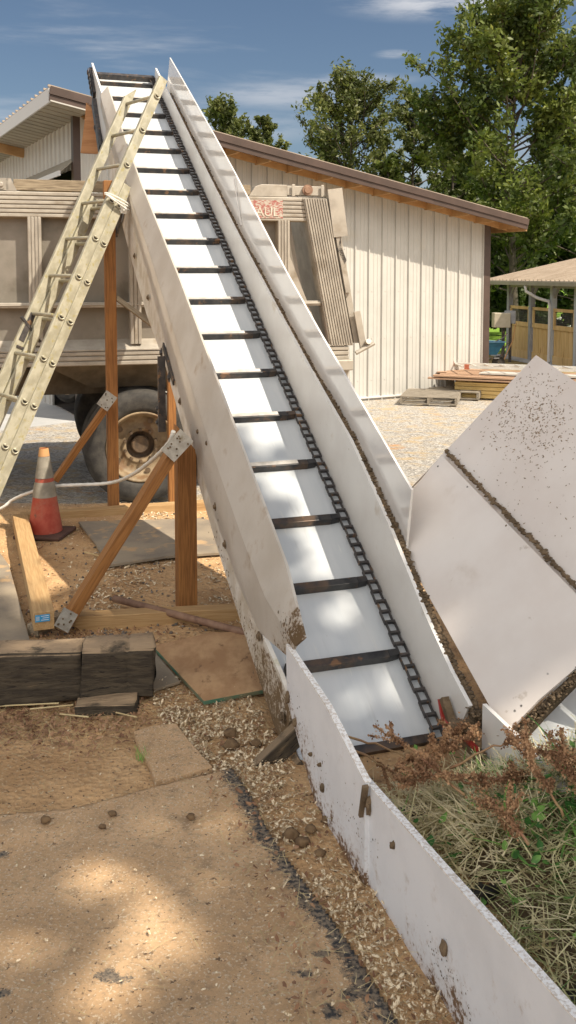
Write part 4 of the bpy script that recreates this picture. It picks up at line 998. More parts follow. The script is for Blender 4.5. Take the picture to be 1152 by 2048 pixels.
m=MB(); m.tube([V((wb0.x-.7,wb0.y-.2,wz-.3)),V((wb0.x+.2,wb0.y-.1,wz-.3)),V((wb0.x+.5,wb0.y-.1,wz+.25))],.025,6); m.tube([V((wb0.x-.5,wb0.y,wz-.2)),V((wb0.x-.5,wb0.y,wb0.z))],.025,6); m.tube([V((wb0.x,wb0.y-.2,wz+.22)),V((wb0.x+.3,wb0.y-.2,wz+.35)),V((wb0.x+.42,wb0.y-.2,wz+.5))],.02,6); m.build('handles',G['black2'],wb)
fz=80; fp=atz(985,646,fz); fc=thing('white_fence',V((fp.x,fp.y,gz(fp.x,fp.y))),'distant white three rail fence beyond the bright lawn','fence')
m=MB()
for yy in (637,644,652):
    q_=atz(985,yy,fz); m.beam(V((q_.x-9,q_.y,q_.z)),V((q_.x+9,q_.y,q_.z)),.05,.15)
m.build('rail',G['whitetrim'],fc)
m=MB(); zt=atz(985,633,fz).z
for k in range(8): m.beam(V((fp.x-8.5+k*2.4,fp.y+.1,gz(fp.x,fp.y)-.2)),V((fp.x-8.5+k*2.4,fp.y+.1,zt)),.16,.16,V((0,1,0)))
m.build('post',G['whitetrim'],fc)

# ---------------------------------------------------------------- pallets, lumber, ladder on it
def gp(x,y): 
    z=-.25
    for _ in range(6):
        p=onz(x,y,z); z=gz(p.x,p.y)
    return V((p.x,p.y,z))
pc=gp(880,815); ang=R(-12)
def pallet(c,rz,label):
    t=thing('pallet',c,label,'pallet','pallets on the gravel by the barn wall')
    xd=V((math.cos(rz),math.sin(rz),0)); yd=V((-xd.y,xd.x,0))
    for k in (-1,0,1):
        m=MB(); m.beam(c+yd*k*.5-xd*.6+V((0,0,.10)),c+yd*k*.5+xd*.6+V((0,0,.10)),.05,.10); m.build('stringer',G['palletwood'],t)
        m=MB(); m.beam(c+xd*k*.55-yd*.52+V((0,0,.04)),c+xd*k*.55+yd*.52+V((0,0,.04)),.1,.02) ; m.build('bottom_board',G['palletwood'],t)
    for k in range(7):
        m=MB(); m.beam(c+xd*(-.55+k*.183)-yd*.52+V((0,0,.165)),c+xd*(-.55+k*.183)+yd*.52+V((0,0,.165)),.10,.022); m.build('deck_board',G['palletwood'],t)
    return t
pallet(gp(872,812)+V((0,.55,0)),R(76),'grey wooden pallet lying on gravel closest to the camera')
pallet(gp(935,808)+V((0,1.1,0)),R(70),'grey wooden pallet behind the first, beside the lumber stack')
lc=gp(1008,812)+V((.15,1.3,0)); lr=R(-18)
xd=V((math.cos(lr),math.sin(lr),0)); yd=V((-xd.y,xd.x,0))
ls=thing('lumber_stack',lc,'stack of yellow lumber topped with brown deck boards near the barn corner','lumber')
for lay in range(4):
    m=MB()
    for k in range(6): m.beam(lc-xd*.75+yd*(-.45+k*.16)+V((0,0,.06+lay*.075)),lc+xd*1.9+yd*(-.45+k*.16)+V((0,0,.06+lay*.075)),.145,.065)
    m.build('lumber_layer',G['lumber'],ls)
for lay in range(2):
    m=MB()
    for k in range(7): m.beam(lc-xd*(1.25-.1*(k%3)-lay*.1)+yd*(-.62+k*.17)+V((0,0,.40+lay*.05+.02*k*.3)),lc+xd*2.2+yd*(-.62+k*.17)+V((0,0,.36+lay*.05+.02*k*.3)),.15,.028)
    m.build('deck_layer',G['deck'],ls)
la=thing('aluminium_ladder',lc+V((0,0,.5)),'bright aluminium ladder lying on top of the lumber stack','ladder')
lz=.62
for s_ in (-.36,.26):
    m=MB(); m.beam(lc-xd*(.75+s_*.6)+yd*(s_-.1)+V((0,0,lz)),lc+xd*2.2+yd*(s_-.05)+V((0,0,lz-.02)),.03,.05); m.build('rail',G['newalum'],la)
    m=MB(); m.beam(lc-xd*(.79+s_*.6)+yd*(s_-.1)+V((0,0,lz)),lc-xd*(.70+s_*.6)+yd*(s_-.1)+V((0,0,lz)),.045,.10); m.build('rail_cap',G['orange'],la)
for k in range(9):
    m=MB(); m.tube([lc+xd*(-.6+k*.3)+yd*-.46+V((0,0,lz)),lc+xd*(-.85+k*.3)+yd*.17+V((0,0,lz))],.018,8); m.build('rung',G['newalum'],la)
m=MB(); m.slab([lc-xd*.3-yd*.4+V((0,0,lz-.14)),lc+xd*2-yd*.4+V((0,0,lz-.16)),lc+xd*2-yd*.05+V((0,0,lz-.16)),lc-xd*.2-yd*.05+V((0,0,lz-.14))],V((0,0,.03))); o=m.build('aluminium_plank',G['newalum'],None,org=lc); tag(o,'pale flat plank under the aluminium ladder on the lumber','plank')

# ---------------------------------------------------------------- trees
def tree(name,base,top,rad,cb_,nl,leaf,mat,label,group,seed,dens=1.0,up=.55,inner=False):
    rnd=random.Random(seed); base=V(base); Ht=top-base.z
    t=thing(name,base,label,'tree',group)
    m=MB(); pts=[];rs=[]; bend=V((rnd.uniform(-.4,.4),rnd.uniform(-.4,.4),0))
    for i in range(9):
        f=i/8; pts.append(base+V((0,0,Ht*.93*f))+bend*math.sin(f*3)*Ht*.06); rs.append(max(.02,Ht*.013*(1-f)**.9))
    m.tube(pts,rs,8)
    def tp(f):
        f=max(0,min(.999,f))*8; i=int(f); return pts[i].lerp(pts[i+1],f-i)
    leaves=MB(); tips=[]
    zc0=cb_
    for k in range(nl):
        f=zc0+(1-zc0)*((k+rnd.random())/nl)**.85
        env=math.sin(math.pi*min(1,max(0,(f-zc0)/(1-zc0))*.80+.16))**.7
        L1=rad*env*rnd.uniform(.8,1.45); a_=rnd.uniform(0,6.283)
        p=tp(f*.96); el_=rnd.uniform(.0,.45)+up*f*.8
        d=V((math.cos(a_)*math.cos(el_),math.sin(a_)*math.cos(el_),math.sin(el_)))
        q=[p]
        for s_ in range(5):
            d=(d+V((rnd.uniform(-.2,.2),rnd.uniform(-.2,.2),rnd.uniform(-.05,.22)))).normalized(); q.append(q[-1]+d*L1/5)
        m.tube(q,[Ht*.0034*(1-j/5.5) for j in range(6)],5,cap=False)
        ntw=int(6*dens)+2
        for j in range(ntw):
            s_=rnd.uniform(.25,1)*5; i=min(4,int(s_)); pp=q[i].lerp(q[i+1],s_-i)
            dd_=(d*.6+V((rnd.uniform(-1,1),rnd.uniform(-1,1),rnd.uniform(-.3,.9)))).normalized(); tl=rnd.uniform(.35,1.0)*rad*.26
            if j%3==0: m.tube([pp,pp+dd_*tl],[Ht*.002,Ht*.0008],4,cap=False)
            tips.append((pp,dd_,tl))
    for (pp,dd_,tl) in tips:
        nlv=int(17*dens*tl/(rad*.17))+4
        for _ in range(nlv):
            c=pp+dd_*tl*rnd.uniform(.1,1.1)+V((rnd.gauss(0,1),rnd.gauss(0,1),rnd.gauss(0,1)))*tl*.16
            s_=leaf*rnd.uniform(.55,1.25)
            e1=V((rnd.gauss(0,1),rnd.gauss(0,1),rnd.gauss(0,.8)))+dd_*.8; e1.normalize(); e2=e1.cross(V((rnd.gauss(0,1),rnd.gauss(0,1),rnd.gauss(0,1)))).normalized()
            leaves.add([c-e1*s_,c+e2*s_*.45,c+e1*s_,c-e2*s_*.45],[(0,1,2,3)])
    m.build('trunk',G['bark'],t,smooth=True); leaves.build('crown',G[mat],t); return len(leaves.f)
GT='trees beyond the barn and shelter'
def tz(px,ypx,z): return atz(px,ypx,z)
def addtree(px,ytop,z,radpx,nl,mat,label,seed,leaf=.2,dens=1.0,cbs=.15,up=.55,hb=0):
    b=atz(px,560,z); b=V((b.x,b.y,gz(b.x,b.y)-.2+hb)); top=atz(px,ytop,z).z
    return tree('broadleaf_tree',b,top,radpx/1850*z,cbs,nl,leaf,mat,label,GT,seed,dens,up)
n=0
n+=addtree(1035,-25,42,205,88,'leafA','tallest cottonwood rising past the top right of the photo',1,.15,1.9)
n+=addtree(1150,70,50,150,60,'leafA','tall tree cut by the right edge behind the tallest one',2,.2,1.3)
n+=addtree(705,140,50,150,84,'leafC','rounded tree rising above the middle of the barn roof',3,.14,1.25)
n+=addtree(828,160,53,85,56,'leafC','narrow tree between the rounded tree and the tallest cottonwood',4,.15,1.2)
n+=addtree(440,178,58,88,46,'leafC','left one of two distant trees just right of the conveyor top',5,.15,1.6)
n+=addtree(520,205,60,70,40,'leafC','right one of two distant trees just right of the conveyor top',6,.15,1.6)
n+=addtree(905,190,56,95,66,'leafA','leafy tree filling in left of the tallest cottonwood',7,.16,1.4)
n+=addtree(775,300,47,70,40,'leafA','low bright tree just above the barn roof',12,.17,1.3)
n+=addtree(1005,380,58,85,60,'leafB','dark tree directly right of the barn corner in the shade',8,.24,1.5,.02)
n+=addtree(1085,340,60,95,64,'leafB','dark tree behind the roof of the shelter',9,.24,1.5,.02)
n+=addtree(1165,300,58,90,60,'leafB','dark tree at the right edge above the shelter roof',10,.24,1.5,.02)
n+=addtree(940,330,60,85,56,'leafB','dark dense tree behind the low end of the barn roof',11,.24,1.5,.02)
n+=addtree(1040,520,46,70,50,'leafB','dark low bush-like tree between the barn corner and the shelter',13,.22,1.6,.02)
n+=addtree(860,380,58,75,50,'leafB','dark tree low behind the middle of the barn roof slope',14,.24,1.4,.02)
print('leaves',n)
# shade tree standing off to the right of the camera: gives the dappled light
SUNAZ=R(120); SUNEL=R(54)
S=V((math.sin(SUNAZ)*math.cos(SUNEL),math.cos(SUNAZ)*math.cos(SUNEL),math.sin(SUNEL)))
rnd=random.Random(21)
st_=thing('shade_tree',V((10.5,-5,0)),'tall leafy tree outside the photo to the right casting dappled shade','tree')
m=MB(); m.tube([V((10.5,-5,0)),V((10.3,-4.8,5)),V((9.6,-4,9)),V((8.4,-3,13))],[.35,.28,.2,.08],10)
lv=MB()
for k in range(26):
    a_=rnd.uniform(0,6.28); r_=rnd.uniform(1,4.4); q_=V((8.0+r_*math.cos(a_),-2.6+r_*math.sin(a_),13+rnd.uniform(-1,2))); m.tube([V((9.4,-3.8,9.5)).lerp(V((8.6,-3.1,12.5)),rnd.random()),q_.lerp(V((9,-3.5,11)),.4)+V((0,0,.5)),q_],[.1,.06,.02],6)
m.build('trunk',G['bark'],st_,smooth=True)
HOL=[]
for x,y,r_ in ((200,1735,.075),(362,1768,.06),(290,1838,.085),(215,2000,.07),(335,1885,.05),(300,1640,.05),(250,1700,.035),(170,1640,.03),(440,1640,.03),(40,1900,.035),(20,1180,.13),(60,1215,.1),(90,1345,.06),(20,1370,.05)):
    p=onz(x,y,.03); HOL.append((p.x,p.y,r_*.98))
for x,y,r_ in ((800,1640,.10),(930,1600,.12),(1050,1640,.13),(1000,1750,.10),(1090,1850,.12),(900,1690,.07),(1130,1720,.1),(1010,1900,.08),(632,1078,.07),(655,1128,.09),(690,1225,.045),(772,1368,.10),(610,985,.1),(560,960,.1),(700,1395,.03),(655,1010,.06),(600,1050,.05)):
    p=onp(x,y,O-cw*.05,cw); p=p-S*(p.z/S.z); HOL.append((p.x,p.y,r_*.98))
k=0
while k<24000:
    hh=rnd.uniform(12,15.2)
    gx_=rnd.uniform(-5.5,4.2); gy_=rnd.uniform(-3.5,6.4)
    lim=5.5+.35*noise.noise(V((gx_*1.1,0,3)))*2
    if gy_>lim+rnd.random()**2*.75 or ((gx_+.5)/5)**2+((gy_-1)/5.4)**2>1.2: continue
    k+=1
    c=V((gx_,gy_,0))+S*(hh/S.z); s_=rnd.uniform(.09,.17)
    if any((gx_-a_)**2+(gy_-b_)**2<(r_+s_*.45)**2 for a_,b_,r_ in HOL): continue
    e1=V((rnd.gauss(0,1),rnd.gauss(0,1),rnd.gauss(0,.5))).normalized(); e2=e1.cross(V((rnd.gauss(0,.5),rnd.gauss(0,.5),1))).normalized()
    lv.add([c-e1*s_,c+e2*s_*.6,c+e1*s_,c-e2*s_*.6],[(0,1,2,3)])
lv.build('crown',G['leafA'],st_)

# ---------------------------------------------------------------- litter
random.seed(31)
def flake(mb,p,s,el_=1.0,tilt=.4,bend=0):
    t=random.uniform(0,6.28); e1=V((math.cos(t),math.sin(t),random.gauss(0,tilt))).normalized(); e2=V((-math.sin(t),math.cos(t),random.gauss(0,tilt))).normalized()
    mb.add([p-e1*s*el_-e2*s*random.uniform(0,.5),p+e2*s*.7-e1*s*random.uniform(0,.6)+V((0,0,s*.3)),p+e1*s*el_*.8+e2*s*.4,p+e1*s*el_-e2*s*.3,p-e2*s*.6],[(0,1,2,3,4)])
def blade(mb,p,d,L0,w_,curl=.4,seg=4,flat=False):
    d=V(d).normalized(); sd_=d.cross(V((0,0,1)));
    if sd_.length<.1: sd_=V((1,0,0))
    sd_.normalize(); vs=[];fs=[]; q_=V(p); c_=V((random.gauss(0,curl),random.gauss(0,curl),random.gauss(0,curl*.6)-curl*.2))
    for i in range(seg+1):
        ww=w_*(1-.75*i/seg); vs+=[q_-sd_*ww,q_+sd_*ww]; d=(d+c_/seg).normalized(); q_=q_+d*L0/seg
    for i in range(seg): fs.append((2*i,2*i+1,2*i+3,2*i+2))
    mb.add(vs,fs)
def surf(x,y):
    p=V((x,y,.03))
    if 1.5<y<3.9 and inside(p): return .034+nzd(x,y)*.55
    return gz(x,y)+nzd(x,y)+(mound(x,y) if y<6 else 0)+.003
m=MB()
# fine flecks over the near ground
for _ in range(5200):
    x=random.uniform(-2.4,.9); y=random.uniform(1.8,8.6)
    z=surf(x,y); flake(m,V((x,y,z+.002)),random.uniform(.002,.0065)*(1 if y<4.5 else 1.7),random.uniform(.6,2),.25)
# band of shavings between mat and board
for _ in range(20000):
    t=random.uniform(-2.2,1.0); d=random.uniform(0,1)**.8
    u=-LW-.05-d*.45; p=O+cb*u+ch*t
    k=noise.noise(V((p.x*3,p.y*3,5)))
    if k<-.08 and random.random()<.75: continue
    if inside(V((p.x,p.y,0))) and random.random()<.975: continue
    z=surf(p.x,p.y); flake(m,V((p.x,p.y,z+random.uniform(.001,.02))),(.0018+.0085*random.random()**2.6),random.uniform(.7,2.2),.5)
for _ in range(2500):   # straw coloured shavings near posts
    x=random.uniform(-1.4,-.2); y=random.uniform(5.3,8.0); p=V((x,y,0))
    if noise.noise(V((x*2.2,y*2.2,2)))<0: continue
    flake(m,V((x,y,surf(x,y)+.004)),random.uniform(.006,.014),random.uniform(1,2.5),.3)
o=m.build('wood_shavings',G['chips']); tag(o,'pale wood shavings strewn over the dirt beside the mat','shavings',kind='stuff')
m=MB()
for _ in range(3600):
    r_=random.random()
    if r_<.55: x=random.gauss(-1.2,.35); y=random.gauss(4.15,.16)
    elif r_<.8: x=random.gauss(-1.25,.25); y=random.gauss(5.05,.2)
    else: x=random.uniform(-2,.2); y=random.uniform(3.9,7.5)
    flake(m,V((x,y,surf(x,y)+random.uniform(.001,.015))),random.uniform(.004,.011),random.uniform(.8,2),.6)
for _ in range(500):
    t=random.uniform(-2.2,.8); p=O+cb*(-LW-.06-random.random()*.4)+ch*t; flake(m,V((p.x,p.y,surf(p.x,p.y)+.01)),random.uniform(.005,.012),1.2,.6)
o=m.build('leaf_litter',G['leafbrown']); tag(o,'reddish brown leaf litter around the old ties','leaf litter',kind='stuff')
m=MB()
for _ in range(1500):
    r_=random.random()
    if r_<.35: x=random.gauss(-1.25,.4); y=random.gauss(4.15,.15)
    elif r_<.6: t=random.uniform(-2.2,.8); p=O+cb*(-LW-.06-random.random()*.42)+ch*t; x,y=p.x,p.y
    else: x=random.uniform(-2.3,.2); y=random.uniform(2,8.3)
    a_=random.uniform(0,6.28); blade(m,V((x,y,surf(x,y)+.006)),V((math.cos(a_),math.sin(a_),random.uniform(0,.2))),random.uniform(.02,.11)*(1.2 if r_<.6 else .9),.0014,.35,2)
for x,y,a_,L0 in ((0,1412,.0,.28),(60,1418,.1,.2),(120,1428,-.3,.15),(232,1425,-.5,.12),(210,1015+100,2.6,.2)):
    p=onz(x,y,.02); m.tube([p,p+V((math.cos(a_),math.sin(a_),.05))*L0],.004,5)
o=m.build('straw',G['straw']); tag(o,'loose straw stalks scattered on the ground','straw',kind='stuff')
# countable clods
cl=[(462,1468,.028),(463,1490,.030),(512,1492,.022),(412,1470,.016),(558,1460,.022),(385,1440,.015),(382,1640,.015),(582,1670,.028),(605,1684,.022),(655,1640,.02),(622,1662,.02),(640,1705,.017),(225,1632,.014),(205,1660,.012),(410,1290,.012),(92,1645,.018)]
for i,(x,y,s_) in enumerate(cl):
    p=onz(x,y,.03); z=surf(p.x,p.y); m=MB(); m.blob(V((p.x,p.y,z+s_*.55)),s_*1.15,s_,s_*.75,.35,2,i); o=m.build('manure_clod',G['clod'],None,smooth=True,org=V((p.x,p.y,z)))
    tag(o,'brown manure clod lying in the dirt between the mat and the conveyor','clod','manure clods on the ground')
# stones near the rear beam
m=MB()
for _ in range(420):
    x=random.gauss(-1.1,.4); y=random.gauss(5.2,.25) if random.random()<.6 else random.uniform(5.5,7.9)
    m.blob(V((x,y,surf(x,y)+.004)),random.uniform(.004,.014),random.uniform(.004,.012),random.uniform(.004,.009),.3,1,random.random()*9)
o=m.build('pebbles',M('dark_pebble',(.07,.065,.06),(.2,.17,.14),30,rough=.9)); tag(o,'small dark stones mixed in the dirt','pebbles',kind='stuff')
# grass tuft
p=onz(283,1520,.02); m=MB()
for _ in range(40): blade(m,p+V((random.gauss(0,.015),random.gauss(0,.015),0)),V((random.gauss(0,.5),random.gauss(0,.5),1)),random.uniform(.02,.07),.0013,.5,3)
o=m.build('grass_tuft',G['green'],None,org=p); tag(o,'tiny green grass tuft beside the broken mat piece','grass tuft')

# ---------------------------------------------------------------- heap of cut weeds in the hopper
random.seed(41)
def hopz(u,t):    # heap height
    a_=max(0,1-((u-.48)/.85)**2)*min(1,max(0,(-t-.36)/.45)); return .0+.46*a_*(.7+.6*noise.noise(V((u*3,t*3,1))))
m=MB(); vs=[];fs=[]; nu,ntt=50,80
for j in range(ntt+1):
    for i in range(nu+1):
        u=-.60+2.3*i/nu; t=-.32-2.3*j/ntt; p=O+cb*u+ch*t
        vs.append(V((p.x,p.y,hopz(u,t)-.05+.015*noise.noise(V((u*14,t*14,0))))))
for j in range(ntt):
    for i in range(nu): q_=j*(nu+1)+i; fs.append((q_,q_+1,q_+nu+2,q_+nu+1))
m.add(vs,fs); o=m.build('compost_heap',G['mud'],None,smooth=True); tag(o,'dark brown muck heaped in the hopper under the cut weeds','muck',kind='stuff')
def heapp():
    while True:
        u=random.uniform(-.56,1.25); t=random.uniform(-2.3,-.25)
        if t>-.45 and random.random()<.6: continue
        if u<.05 and t>-.45 and random.random()<.85: continue
        if u<-.2 and t<-.9 and random.random()<.35: continue
        if u<-.15 and t>-1.1 and random.random()<.45+(-.15-u): continue
        return u,t
m=MB()
for _ in range(14000):
    u,t=heapp(); 
    k=noise.noise(V((u*2.5,t*2.5,4)))
    p=O+cb*u+ch*t; z=hopz(u,t); a_=random.uniform(0,6.28)
    blade(m,V((p.x,p.y,z+random.uniform(-.01,.03))),V((math.cos(a_),math.sin(a_),random.gauss(.15,.4))),random.uniform(.04,.20),random.uniform(.0014,.0040),.45,4)
o=m.build('hay',G['hay']); tag(o,'grey green wilted hay filling the hopper',None,kind='stuff')
m=MB()
for _ in range(5200):
    if random.random()<.6: u=random.gauss(-.12,.22); t=random.gauss(-.62,.16)
    else: u=random.uniform(-.5,1.1); t=random.uniform(-2.3,-.4)
    if u<-.56 or t>-.22: continue
    p=O+cb*u+ch*t; z=hopz(u,t); a_=random.uniform(0,6.28)
    blade(m,V((p.x,p.y,z+random.uniform(.0,.05))),V((math.cos(a_),math.sin(a_),random.gauss(.1,.3))),random.uniform(.04,.18),random.uniform(.0018,.0045),.2,3)
o=m.build('straw_hay',G['hay2']); tag(o,'pale dry straw on top of the hopper heap',None,kind='stuff')
m=MB()
for _ in range(12000):
    u,t=heapp()
    if u<-.05 and random.random()<.85: continue
    if noise.noise(V((u*2,t*2,9)))<-.25: continue
    if t<-1.5 and random.random()<.6: continue
    p=O+cb*u+ch*t; z=hopz(u,t); a_=random.uniform(0,6.28)
    blade(m,V((p.x,p.y,z+random.uniform(.01,.07))),V((math.cos(a_),math.sin(a_),random.gauss(.1,.4))),random.uniform(.05,.16),random.uniform(.002,.0055),.8,4)
for _ in range(1800):
    u=max(-.45,random.gauss(.42,.30)); t=random.gauss(-.95,.35); p=O+cb*u+ch*t; z=hopz(u,t)+random.uniform(.02,.09); s_=random.uniform(.010,.028); c=V((p.x,p.y,z))
    e1=V((random.gauss(0,1),random.gauss(0,1),random.gauss(0,.4))).normalized(); e2=e1.cross(V((0,0,1))+V((random.gauss(0,.5),random.gauss(0,.5),0))).normalized(); nn_=e1.cross(e2)
    m.add([c-e1*s_,c-e1*s_*.3+e2*s_*.6+nn_*s_*.15,c+e1*s_*.5+e2*s_*.45+nn_*s_*.1,c+e1*s_*1.1,c+e1*s_*.5-e2*s_*.45+nn_*s_*.1,c-e1*s_*.3-e2*s_*.6+nn_*s_*.15],[(0,1,2,3),(0,3,4,5)])
for _ in range(260):
    u=max(-.3,random.gauss(.45,.3)); t=random.uniform(-1.9,-.35); p=O+cb*u+ch*t; z=hopz(u,t)+.02; a_=random.uniform(0,6.28)
    blade(m,V((p.x,p.y,z)),V((math.cos(a_)*.6,math.sin(a_)*.6,random.uniform(.2,.9))),random.uniform(.08,.2),random.uniform(.004,.009),.7,5)
o=m.build('green_weeds',G['green']); tag(o,'fresh green weeds and leaves on top of the hay in the hopper','weeds',kind='stuff')
# dock stalks with brown seed heads
def stalk(p1,p2,mid_up,seed,label,fr0=.3,dens=260,wd=.022):
    rnd=random.Random(seed); t=thing('dock_stalk',p1,label,'plant','cut dock stalks with seed heads in the hopper')
    q=[]; mid=(p1+p2)/2+V((0,0,mid_up))
    for i in range(13):
        f=i/12; q.append(p1*(1-f)**2+mid*2*f*(1-f)+p2*f*f+V((rnd.gauss(0,.003),rnd.gauss(0,.003),rnd.gauss(0,.003))))
    m=MB(); m.tube(q,[.0055*(1-.6*i/12) for i in range(13)],6); m.build('stem',G['dockstem'],t,smooth=True)
    m=MB()
    axes=[(fr0,1,q,wd)]
    for k in range(5):
        f=rnd.uniform(fr0,.85); i=int(f*12); d=((q[12]-q[0]).normalized()+V((rnd.gauss(0,.6),rnd.gauss(0,.6),rnd.gauss(.2,.4)))).normalized(); L0=rnd.uniform(.06,.13)
        br=[q[i]+d*L0*s_/12 for s_ in range(13)]; axes.append((.1,1,br,wd*.6))
    for (f0,f1,path,w_) in axes:
        for _ in range(int(dens*(1 if path is q else .35))):
            f=rnd.uniform(f0,f1)*12; i=min(11,int(f)); c=path[i].lerp(path[i+1],f-i); cl_=.55+.45*math.sin(f*6+seed)
            c=c+V((rnd.gauss(0,1),rnd.gauss(0,1),rnd.gauss(0,1)))*w_*.42*cl_; s_=rnd.uniform(.003,.0062)
            e1=V((rnd.gauss(0,1),rnd.gauss(0,1),rnd.gauss(0,1))).normalized(); e2=e1.cross(V((rnd.gauss(0,1),rnd.gauss(0,1),rnd.gauss(0,1)))).normalized()
            m.add([c-e1*s_,c+e2*s_,c+e1*s_,c-e2*s_],[(0,1,2,3)])
    m.build('seed_head',G['dock'],t)
def HZ(x,y,z): return onz(x,y,z)
sk=[((680,1468,.10),(860,1535,.17),.02,'straight stalk poking over the left board edge',.75,.018),
((925,1590,.20),(745,1450,.22),.05,'stalk whose brown seed tip points up left over the crossbar',.35,.022),
((705,1500,.08),(835,1580,.12),.03,'thin dark-tipped stalk lying on the bed by the left board',.3,.016),
((800,1545,.14),(960,1470,.20),.05,'rust brown stalk tangled at the foot of the chain',.25,.03),
((850,1560,.16),(925,1445,.16),.04,'dense brown seed head beside the red tail guard',.2,.035),
((960,1575,.20),(790,1560,.22),.06,'drooping brown seed head across the middle of the heap',.25,.03),
((1080,1560,.24),(960,1580,.22),.06,'tan seed head spread over the green weeds',.1,.045),
((900,1540,.20),(1050,1480,.36),.04,'red stemmed stalk reaching toward the hopper wall',.7,.02),
((1130,1640,.25),(1010,1460,.50),.05,'tall brown seed head against the white hopper panel',.3,.028),
((1190,1640,.28),(1095,1465,.50),.03,'thick brown seed head at the right edge of the hopper',.15,.045),
((1200,1560,.35),(1110,1510,.40),.04,'lower thick seed head at the right edge of the hopper',.1,.05),
((1060,1690,.22),(950,1600,.26),.05,'olive brown seed head half buried in the green weeds',.15,.04)]
for i,(a_,b_,mu,lb,f0,wd) in enumerate(sk):
    stalk(HZ(*a_),HZ(*b_),mu,i+1,'brown dock stalk, '+lb,f0,720 if wd>.025 else 300,wd)

# ---------------------------------------------------------------- world, sun
w=bpy.data.worlds.new('World'); sc.world=w; w.use_nodes=True; nt=w.node_tree; N=nt.nodes; L=nt.links
bg=N['Background']; sky=N.new('ShaderNodeTexSky'); sky.sky_type='NISHITA'; sky.sun_disc=False; sky.sun_elevation=SUNEL; sky.sun_rotation=SUNAZ; sky.air_density=1.0; sky.dust_density=.6; sky.ozone_density=2.2
tc=N.new('ShaderNodeTexCoord'); mp=N.new('ShaderNodeMapping'); mp.inputs['Scale'].default_value=(1.0,1.0,6.5); mp.inputs['Rotation'].default_value=(0,R(-8),0); L.new(tc.outputs['Generated'],mp.inputs['Vector'])
nz_=N.new('ShaderNodeTexNoise'); nz_.inputs['Scale'].default_value=2.6; nz_.inputs['Detail'].default_value=8; nz_.inputs['Roughness'].default_value=.58; nz_.inputs['Distortion'].default_value=.4; L.new(mp.outputs[0],nz_.inputs['Vector'])
mr=N.new('ShaderNodeMapRange'); mr.interpolation_type='SMOOTHSTEP'; mr.inputs['From Min'].default_value=.44; mr.inputs['From Max'].default_value=.74; mr.inputs['To Max'].default_value=.8; L.new(nz_.outputs['Fac'],mr.inputs['Value'])
sx=N.new('ShaderNodeSeparateXYZ'); L.new(tc.outputs['Generated'],sx.inputs[0])
bk=N.new('ShaderNodeMapRange'); bk.interpolation_type='SMOOTHSTEP'; bk.inputs['From Min'].default_value=.12; bk.inputs['From Max'].default_value=-.55; L.new(sx.outputs[1],bk.inputs['Value'])
# unseen bright cloud bank added behind the camera as fill light; thin streaks ahead
n2_=N.new('ShaderNodeTexNoise'); n2_.inputs['Scale'].default_value=1.6; n2_.inputs['Detail'].default_value=6; L.new(tc.outputs['Generated'],n2_.inputs['Vector'])
m2=N.new('ShaderNodeMapRange'); m2.interpolation_type='SMOOTHSTEP'; m2.inputs['From Min'].default_value=.30; m2.inputs['From Max'].default_value=.55; L.new(n2_.outputs['Fac'],m2.inputs['Value'])
ez=N.new('ShaderNodeMapRange'); ez.interpolation_type='SMOOTHSTEP'; ez.inputs['From Min'].default_value=.12; ez.inputs['From Max'].default_value=.5; L.new(sx.outputs[2],ez.inputs['Value'])
mv=N.new('ShaderNodeMath'); mv.operation='MULTIPLY'; L.new(bk.outputs[0],mv.inputs[0]); L.new(ez.outputs[0],mv.inputs[1])
mu=N.new('ShaderNodeMath'); mu.operation='MULTIPLY'; L.new(mv.outputs[0],mu.inputs[0]); L.new(m2.outputs[0],mu.inputs[1])
mx=N.new('ShaderNodeMix'); mx.data_type='RGBA'; mx.inputs['B'].default_value=(9.5,9.6,10.0,1); L.new(mr.outputs[0],mx.inputs['Factor']); L.new(sky.outputs[0],mx.inputs['A'])
my=N.new('ShaderNodeMix'); my.data_type='RGBA'; my.inputs['B'].default_value=(37,35,32.5,1); L.new(mu.outputs[0],my.inputs['Factor']); L.new(mx.outputs['Result'],my.inputs['A']); L.new(my.outputs['Result'],bg.inputs['Color'])
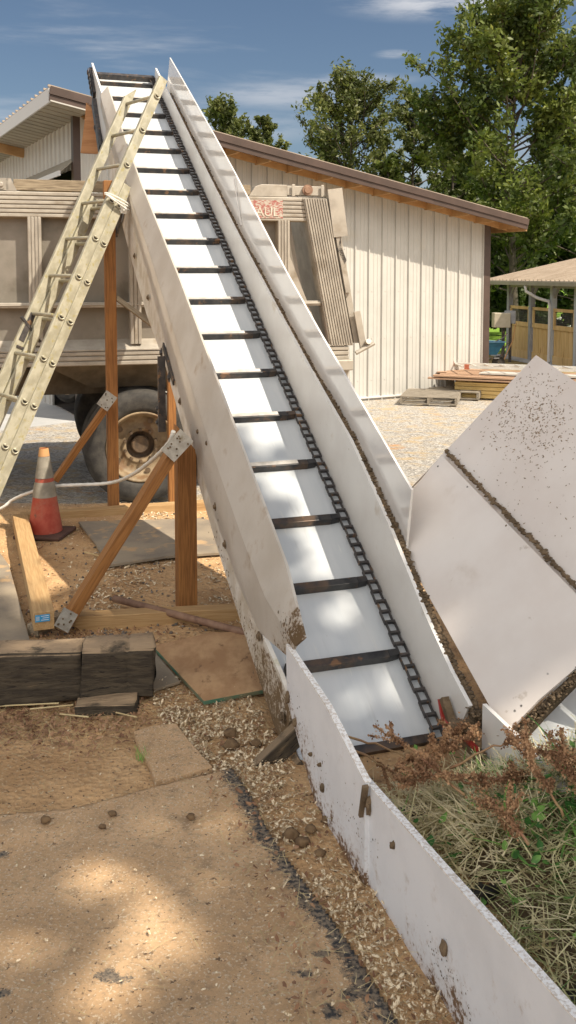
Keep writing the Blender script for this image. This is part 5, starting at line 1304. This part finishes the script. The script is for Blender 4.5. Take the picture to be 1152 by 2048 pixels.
base=mr.outputs[0]; cn=N.new('ShaderNodeTexNoise'); cn.inputs['Scale'].default_value=9; cn.inputs['Detail'].default_value=8; cn.inputs['Roughness'].default_value=.62; L.new(mp.outputs[0],cn.inputs['Vector'])
cs=N.new('ShaderNodeMapRange'); cs.interpolation_type='SMOOTHSTEP'; cs.inputs['From Min'].default_value=.30; cs.inputs['From Max'].default_value=.62; L.new(cn.outputs['Fac'],cs.inputs['Value'])
for (x_,y_,wx,wz,am) in ((930,0,.135,.020,1.0),(560,190,.10,.018,.5),(430,255,.14,.022,.4),(785,108,.022,.005,.55),(680,160,.09,.008,.5)):
    d_=ray(x_,y_).normalized(); vm=N.new('ShaderNodeVectorMath'); vm.operation='SUBTRACT'; L.new(tc.outputs['Generated'],vm.inputs[0]); vm.inputs[1].default_value=d_
    v2=N.new('ShaderNodeVectorMath'); v2.operation='MULTIPLY'; L.new(vm.outputs[0],v2.inputs[0]); v2.inputs[1].default_value=(1/wx,1/.5,1/wz)
    vl=N.new('ShaderNodeVectorMath'); vl.operation='LENGTH'; L.new(v2.outputs[0],vl.inputs[0])
    r1=N.new('ShaderNodeMapRange'); r1.interpolation_type='SMOOTHSTEP'; r1.inputs['From Min'].default_value=1.15; r1.inputs['From Max'].default_value=.15; r1.inputs['To Max'].default_value=am; L.new(vl.outputs['Value'],r1.inputs['Value'])
    q1=N.new('ShaderNodeMath'); q1.operation='MULTIPLY'; L.new(r1.outputs[0],q1.inputs[0]); L.new(cs.outputs[0],q1.inputs[1])
    q2=N.new('ShaderNodeMath'); q2.operation='MAXIMUM'; L.new(base,q2.inputs[0]); L.new(q1.outputs[0],q2.inputs[1]); base=q2.outputs[0]
L.new(base,mx.inputs['Factor'])
bg.inputs['Strength'].default_value=.055
sl=bpy.data.lights.new('sun','SUN'); sl.energy=5.0; sl.angle=R(.5); sl.color=(1,.90,.755); so=bpy.data.objects.new('sun',sl); col.objects.link(so); so.rotation_euler=(-S).to_track_quat('-Z','Y').to_euler()
sc.view_settings.view_transform='Standard'; sc.view_settings.look='None'; sc.view_settings.exposure=.5; sc.view_settings.gamma=1
sc.cycles.max_bounces=8; sc.cycles.use_denoising=True
